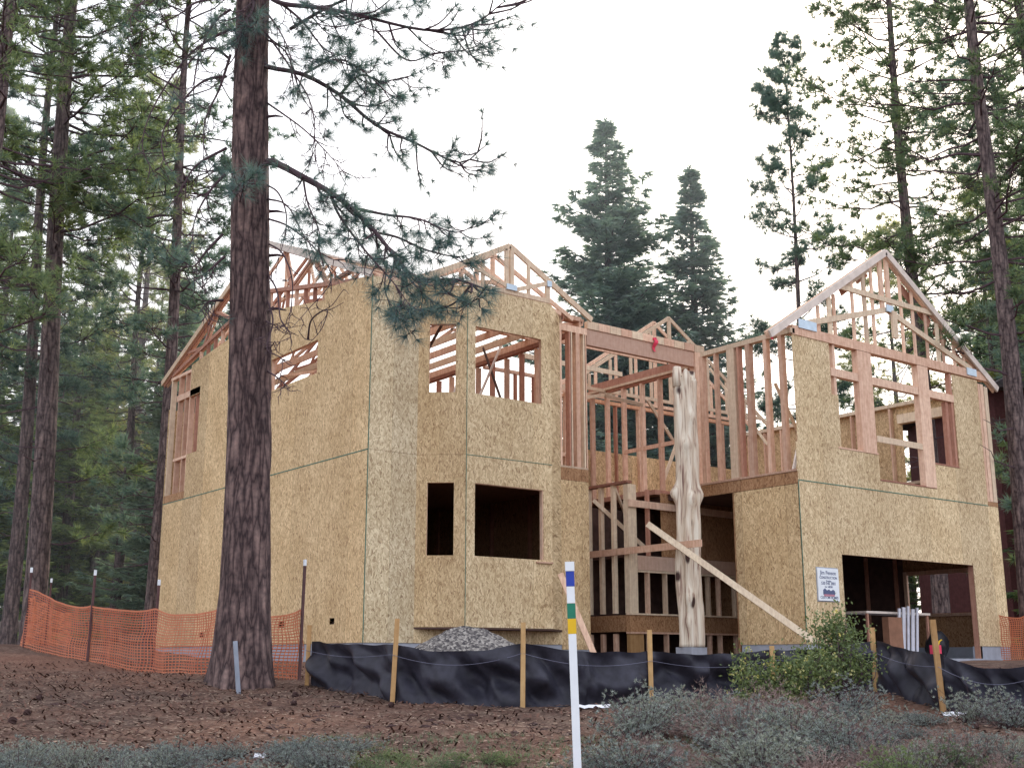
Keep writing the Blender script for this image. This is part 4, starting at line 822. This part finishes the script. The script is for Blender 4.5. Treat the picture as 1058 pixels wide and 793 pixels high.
# bare curved branches, right side
for pts in ([(274, 190), (288, 200), (296, 225), (290, 260), (276, 290)], [(274, 225), (300, 235), (330, 262), (342, 290), (318, 320), (302, 338)], [(274, 250), (292, 262), (302, 290), (300, 322), (296, 345)], [(274, 280), (286, 300), (290, 330), (300, 345), (296, 352)], [(272, 300), (282, 330), (276, 360), (292, 372), (286, 400)], [(274, 382), (284, 388), (294, 396), (301, 402)], [(272, 330), (282, 335), (290, 333)], [(272, 360), (280, 358), (284, 352)], [(318, 350), (322, 330), (338, 320), (332, 340), (318, 356)], [(274, 205), (296, 212), (312, 240), (320, 262)]):
    limb(pts, .020, 0, -.9, 4, .35, .3, .1)
for pts in ([(238, 30), (212, 44), (189, 64), (159, 110), (147, 151), (163, 185)], [(234, 79), (215, 82), (197, 95), (170, 132), (168, 160), (178, 178)], [(238, 57), (227, 91), (212, 125), (210, 166)], [(234, 153), (204, 170), (190, 190), (176, 215)], [(242, -2), (205, 2), (180, 18), (125, 42)], [(230, 242), (212, 261), (200, 275), (190, 270)], [(232, 265), (215, 280), (200, 290)], [(238, 10), (220, 25), (205, 60), (200, 100), (205, 130)], [(238, -10), (190, -15), (150, 0), (130, 25)], [(236, 60), (222, 50), (205, 55), (185, 80), (175, 110)], [(232, 180), (215, 200), (202, 225), (198, 250)], [(230, 310), (215, 312), (205, 325)]):
    limb(pts, .028, .06, -.6, 7, .45, .2)
limb([(246, 215), (250, 200), (252, 188)], .02, .9, -1.2, 6, .25, .3, -.3)
for pix in ([(255, -30), (300, -60), (380, -90)], [(250, -30), (200, -80), (120, -100)], [(262, -60), (240, -120), (330, -150)], [(255, -20), (262, 5), (250, 30)]): limb(pix, .05, .9, -.5, 16, .8, .1)
LB.build('limbs', M['twig'], fpn)
np_tris('needles', tuft_verts(NC, ND, 38, .24, .0058, .95), M['needle'], fpn)
# short dead stubs on trunk
sb = MB()
for h, a in ((4.2, 1.0), (5.3, 5.9), (6.1, 5.7), (7.4, 4.8), (8.3, 5.6), (6.8, 5.8)):
    c = tax(h)+Vector((0, 0, h)); d = Vector((math.cos(a), math.sin(a), .1)); r = trad(h)-.03; sb.tube([c+d*r, c+d*(r+.14), c+d*(r+.26)+Vector((0, 0, -.03))], [.026, .02, .008], 7)
sb.build('dead_stub', M['twig'], fpn)

# ------------------------------------------------------------------ shrubs
def make_sage(name, mat, seed, R0=.55, H=.55, ns=60, k=10, leaf=.038, wd=.009, stem='twig'):
    rnd = random.Random(seed); root = empty(name); lb = MB(); C, D = [], []
    for s in range(ns):
        az = rnd.uniform(0, 2*PI); sp = rnd.random()**.6; o = Vector((math.cos(az)*sp, math.sin(az)*sp, 0))*R0; h = H*(1-.45*sp)*rnd.uniform(.6, 1.15)
        b = o*.15; p1 = o*.55+Vector((0, 0, h*.55)); p2 = o+Vector((rnd.gauss(0, .05), rnd.gauss(0, .05), h)); cc = spl([b, p1, p2], 6); lb.tube(cc, [.007, .006, .005, .004, .003, .002, .002][:len(cc)] if len(cc) <= 7 else [.005]*len(cc), 3, False)
        for i in range(8):
            u = rnd.uniform(.25, 1.05); q = (b.lerp(p1, u*2) if u < .5 else p1.lerp(p2, u*2-1)); C.append(q+Vector((rnd.gauss(0, .03), rnd.gauss(0, .03), rnd.gauss(0, .02)))); D.append(tuple((p2-p1).normalized()))
    lb.build('stems', M[stem], root); np_tris('foliage', tuft_verts(C, D, k, leaf, wd, .9), M[mat], root)
    return root, children(root)
SG = [make_sage('sagebrush', 'sage', 31), make_sage('sagebrush', 'sage', 32, .7, .42, 75), make_sage('sagebrush', 'sage_g', 33, .5, .5, 60), make_sage('dry_shrub', 'bark_far' , 34, .6, .42, 70, 4, .05, .006)]
M_dry = plain('dry_twig', (.26, .185, .165), .95, .3); 
for o in SG[3][1]: o.data.materials[0] = M_dry
su = set(); rnd = random.Random(5)
def shrub(k, px, d, sc, label, group):
    p = ground(px, d); r, kids = SG[k]
    if k not in su: r.location = (p.x, p.y, p.z-.03); r.rotation_euler = (0, 0, rnd.uniform(0, 6)); r.scale = (sc, sc, sc); su.add(k)
    else: r = dup(r, kids, (p.x, p.y, p.z-.03), rnd.uniform(0, 6), (sc*rnd.uniform(.9, 1.2), sc*rnd.uniform(.9, 1.2), sc*rnd.uniform(.75, 1.1)))
    tag(r, label, 'shrub', group)
for i in range(64):                      # right-hand mass
    d = rnd.uniform(8.8, 13.4); px = rnd.uniform(640, 1120)
    if d > 12.2 and not (690 < px < 900): continue
    if d > 11.3 and px > 900: d -= 1.3
    k = rnd.choice((0, 1, 1, 0, 2, 3, 3)) if px > 860 or rnd.random() < .3 else rnd.choice((0, 1, 3)); shrub(k, px, d, rnd.uniform(.55, .85) if px > 860 else rnd.uniform(.75, 1.05), {0: 'grey-green sagebrush in the low scrub at lower right', 1: 'grey-green sagebrush in the low scrub at lower right', 2: 'greener sagebrush in the low scrub at lower right', 3: 'dry brown leafless shrub in the low scrub at lower right'}[k], {0: 'grey sagebrush at lower right', 1: 'grey sagebrush at lower right', 2: 'greener sagebrush at lower right', 3: 'dry shrubs at lower right'}[k])
for i in range(60):
    d = rnd.uniform(9.2, 13.3); px = rnd.uniform(650, 1110)
    k = rnd.choice((1, 3, 3, 0)); shrub(k, px, d, rnd.uniform(.34, .52), {0: 'small grey sagebrush sprig low on the ground at lower right', 1: 'small grey sagebrush sprig low on the ground at lower right', 3: 'small dry brown shrub low on the ground at lower right'}[k], {0: 'small sagebrush at lower right', 1: 'small sagebrush at lower right', 3: 'small dry shrubs at lower right'}[k])
for i in range(44):                      # left-hand low band
    d = rnd.uniform(8.8, 11.0); px = rnd.uniform(-20, 360)
    shrub(rnd.choice((0, 1, 1)), px, d, rnd.uniform(.38, .6), 'low blue-grey sagebrush along the bottom left', 'low sagebrush along the bottom left')
for i in range(22):
    d = rnd.uniform(8.9, 10.4); px = rnd.uniform(360, 640)
    shrub(2, px, d, rnd.uniform(.22, .36), 'small green tuft of scrub along the bottom middle', 'small green tufts along the bottom')
for (px, d, sc) in ((715, 13.2, 1.05), (735, 12.9, .8), (1005, 12.9, .85), (1040, 12.6, .9)): shrub(1 if px < 900 else 0, px, d, sc, 'tall wispy sagebrush standing against the silt fence', 'tall sagebrush against the silt fence')
# flowering green bush
def leafy_bush(name, loc, blobs, label, seed, nfl=60):
    rnd = random.Random(seed); root = empty(name, loc); lb = MB(); C, D, FC = [], [], []
    for (bx, by, bz, br) in blobs:
        c = RIGHT*bx + HEAD*by + Vector((0, 0, bz))
        for s in range(int(60*br/.4)):
            v = Vector((rnd.gauss(0, 1), rnd.gauss(0, 1), rnd.gauss(0, .8))).normalized()*br*rnd.uniform(.35, 1.15); e = c+v
            if e.z < .02: e.z = .05
            b = Vector((c.x*.7, c.y*.7, .0)); mid = b.lerp(e, .55)+Vector((rnd.gauss(0, .05), rnd.gauss(0, .05), .05))
            if s % 2 == 0: lb.tube([b, mid, e], [.010, .006, .002], 3, False)
            C.append(e); D.append(tuple(v.normalized())); C.append(mid.lerp(e, .7)); D.append((0, 0, 1))
            if rnd.random() < nfl/100: FC.append(e+v.normalized()*.03)
    lb.build('stems', M['twig'], root); np_tris('foliage', leaf_verts(C, D, 13, .046, .023, .06), M['bushleaf'], root, 4)
    if FC: np_tris('flowers', leaf_verts(FC, [(0, 0, 1)]*len(FC), 5, .030, .024, .012), M['flower'], root, 4)['kind'] = 'stuff'
    return tag(root, label, 'bush')
p = ground(870, 14.3); leafy_bush('flowering_bush', (p.x, p.y, p.z), [(0, 0, .75, .30), (-.05, .1, .95, .22), (-.2, 0, .5, .28), (.2, 0, .45, .22)], 'taller leafy green bush with sparse pale flowers before the garage opening', 41, 12)
p = ground(805, 13.8); leafy_bush('flowering_bush', (p.x, p.y, p.z), [(-.3, 0, .38, .28), (.15, 0, .45, .32), (.45, 0, .5, .3), (-.05, -.1, .25, .3)], 'low green bush dotted with yellow flowers at the end of the silt fence', 42, 75)

# ------------------------------------------------------------------ litter, cones, grass
def litter(name, n, dmin, dmax, px0, px1, ln_, w, mat, label, zoff=.012, up=.25):
    V = np.empty((n, 4, 3)); r_ = random.Random(hash(name) % 1000 if False else len(name)*7+n)
    for i in range(n):
        d = dmin+(dmax-dmin)*r_.random()**1.2; px = r_.uniform(px0, px1); a = YAW + math.atan2((px-529)/F, math.cos(PITCH)+.24*math.sin(PITCH)); x = CAM.x+math.sin(a)*d; y = CAM.y+math.cos(a)*d
        z = gz(x, y)+mnoise.noise(Vector((x*5, y*5, 7)))*.022+zoff; t = r_.uniform(0, PI); l = ln_*r_.uniform(.4, 1.3)/2; ww = w*r_.uniform(.5, 1.3)/2; dz = r_.uniform(-up, up)*l; c, s_ = math.cos(t), math.sin(t)
        V[i] = ((x-c*l-s_*ww, y-s_*l+c*ww, z-dz), (x-c*l+s_*ww, y-s_*l-c*ww, z-dz+.004), (x+c*l+s_*ww, y+s_*l-c*ww, z+dz+.004), (x+c*l-s_*ww, y+s_*l+c*ww, z+dz))
    o = np_tris(name, V.reshape(-1, 3), mat, None, 4); tag(o, label, None, None, 'stuff'); return o
chip = foliage('wood_chips', (.10, .06, .045), (.38, .27, .20), .0, .9); chipd = foliage('dark_litter', (.03, .018, .018), (.14, .075, .06), .0, .9)
litter('wood_chips', 15000, 8.6, 20, -20, 1080, .042, .014, chip, 'pale wood chips and needles strewn on the ground')
litter('dark_litter', 16000, 8.6, 21, -20, 1080, .07, .02, chipd, 'dark bark and twig litter strewn on the ground', .015, .7)
gl = foliage('grass_blades', (.10, .13, .08), (.30, .33, .22), .2, .8)
gC, gD = [], []; rnd = random.Random(9)
for i in range(3200):
    d = 8.7+3.2*rnd.random()**1.6; px = rnd.uniform(300, 720); p = ground(px, d) if i % 4 == 0 or not gC else Vector(gC[-1])+Vector((rnd.gauss(0, .06), rnd.gauss(0, .06), 0)); gC.append(tuple(p)); gD.append((0, 0, 1.4))
o = np_tris('dry_grass', tuft_verts(gC, gD, 5, .055, .006, 1.0), gl); tag(o, 'thin grey-green grass growing along the bottom', 'grass', None, 'stuff')
cn = MB(); cv = []
for i in range(9):
    for j in range(12):
        a = 2*PI*j/12+i*.3; t = i/8; r = .055*math.sin(PI*(.08+.86*t))*(1.25 if (i+j) % 2 else .8); cv.append((r*math.cos(a), -.07+.14*t, r*math.sin(a)+.04))
cn.add(cv, [(i*12+j, i*12+(j+1) % 12, (i+1)*12+(j+1) % 12, (i+1)*12+j) for i in range(8) for j in range(12)]+[tuple(range(12))[::-1], tuple(96+j for j in range(12))])
cone0 = cn.build('pine_cone', M['cone']); first = True
for i in range(18):
    px = rnd.uniform(0, 700) if i < 14 else rnd.uniform(700, 1058); d = rnd.uniform(11, 16.5); p = ground(px, d); o = cone0 if first else cone0.copy()
    if not first: COL.objects.link(o)
    first = False; o.location = p; o.rotation_euler = (rnd.uniform(-.3, .3), 0, rnd.uniform(0, 6)); k = rnd.uniform(.35, .75); o.scale = (k, k, k); tag(o, 'dark pine cone lying on the brown ground', 'pine cone', 'pine cones scattered on the ground')
cl = MB(); rnd = random.Random(14)
def clod(mb, p, s_):
    vs = []; 
    for i in range(6):
        for j in range(9):
            a = 2*PI*j/9; t = i/5; r = s_*math.sin(PI*(.1+.8*t))*rnd.uniform(.6, 1.35); vs.append((p.x+r*1.5*math.cos(a), p.y+r*1.2*math.sin(a), p.z-.02+s_*.9*t*rnd.uniform(.8, 1.1)))
    mb.add(vs, [(i*9+j, i*9+(j+1) % 9, (i+1)*9+(j+1) % 9, (i+1)*9+j) for i in range(5) for j in range(9)]+[tuple(45+j for j in range(9))])
for (px, d) in ((405, 12.9), (430, 12.5), (560, 12.6), (395, 12.6), (455, 12.8), (620, 13.4), (590, 12.2), (290, 12.6), (330, 13.4), (640, 12.7), (340, 14.2), (55, 14.8), (105, 12.8), (130, 15.5), (480, 13.2), (520, 11.9), (570, 11.6), (655, 13.6), (360, 13.9)):
    for q in range(6): clod(cl, ground(px+rnd.gauss(0, 9), d+rnd.gauss(0, .12)), rnd.uniform(.015, .045))
o = cl.build('dirt_clods', M['cone']); tag(o, 'dark clumps of turned earth and bark on the ground', 'dirt', None, 'stuff')

# ------------------------------------------------------------------ neighbour house
q = at(1078, 500, 46); nh = empty('neighbour_house', (q.x, q.y, 0), -YAW+.1); tag(nh, 'dark red house half hidden behind the pine at the right edge', 'house')
gzz = gz(q.x, q.y)-.5; hb = at(1045, 470, 46).z; ht = at(1045, 385, 46).z
MB().box((-1.7, 0, gzz), (9, 8, ht-.6)).build('wall', M['redhouse'], nh); MB().prism([(-2.3, ht-.75), (9.5, ht-.75), (3.6, ht+2.0)], 'Y', -.6, 8.5).build('roof', M['roofm'], nh)
wz = at(1045, 540, 46).z
w_ = MB().box((-1.25, -.06, wz), (-.3, -.01, wz+1.9)).build('window', M['white'], nh); MB().box((-1.17, -.075, wz+.08), (-.38, -.062, wz+1.82)).build('pane', M['glass'], w_)

# ------------------------------------------------------------------ light
SUN_AZ = YAW + math.radians(20); SUN_EL = math.radians(30)
sd = Vector((math.sin(SUN_AZ)*math.cos(SUN_EL), math.cos(SUN_AZ)*math.cos(SUN_EL), math.sin(SUN_EL)))
sl = bpy.data.lights.new('sun', 'SUN'); sl.energy = 3.0; sl.angle = math.radians(.5); sl.color = (1, .93, .82); so = bpy.data.objects.new('sun', sl); COL.objects.link(so); so.rotation_euler = (-sd).to_track_quat('-Z', 'Y').to_euler()
W = bpy.data.worlds.new('World'); S.world = W; W.use_nodes = True; nt = W.node_tree; bg = nt.nodes['Background']
sk = nt.nodes.new('ShaderNodeTexSky'); sk.sky_type = 'NISHITA'; sk.sun_disc = False; sk.sun_elevation = SUN_EL; sk.sun_rotation = SUN_AZ; sk.air_density = 1.2; sk.dust_density = 4; L(nt, sk.outputs[0], bg.inputs[0]); bg.inputs[1].default_value = .05
b2 = nt.nodes.new('ShaderNodeBackground'); b2.inputs[0].default_value = (.885, .915, 1, 1); b2.inputs[1].default_value = 1.62
ad = nt.nodes.new('ShaderNodeAddShader'); L(nt, bg.outputs[0], ad.inputs[0]); L(nt, b2.outputs[0], ad.inputs[1]); L(nt, ad.outputs[0], nt.nodes['World Output'].inputs[0])
hm = bpy.data.materials.new('veil_haze'); hm.use_nodes = True; hn = hm.node_tree; hn.nodes.remove(hn.nodes['Principled BSDF'])
vs_ = hn.nodes.new('ShaderNodeVolumeScatter'); vs_.inputs['Density'].default_value = .0043; vs_.inputs['Anisotropy'].default_value = .45; vs_.inputs['Color'].default_value = (.84, .90, 1, 1)
hn.links.new(vs_.outputs[0], hn.nodes['Material Output'].inputs['Volume'])
hz = MB().box((-90, 17, -6), (120, 170, 60)).build('haze', hm); tag(hz, 'added haze volume between the trees for the lens veil', None, None, 'stuff')  # scatter box added behind the house, stands in for lens veil
S.cycles.volume_bounces = 0
S.view_settings.view_transform = 'Standard'; S.view_settings.look = 'None'; S.view_settings.exposure = 0
S.render.engine = 'CYCLES'; S.cycles.max_bounces = 6; S.cycles.diffuse_bounces = 3; S.cycles.transparent_max_bounces = 4; S.cycles.use_denoising = True
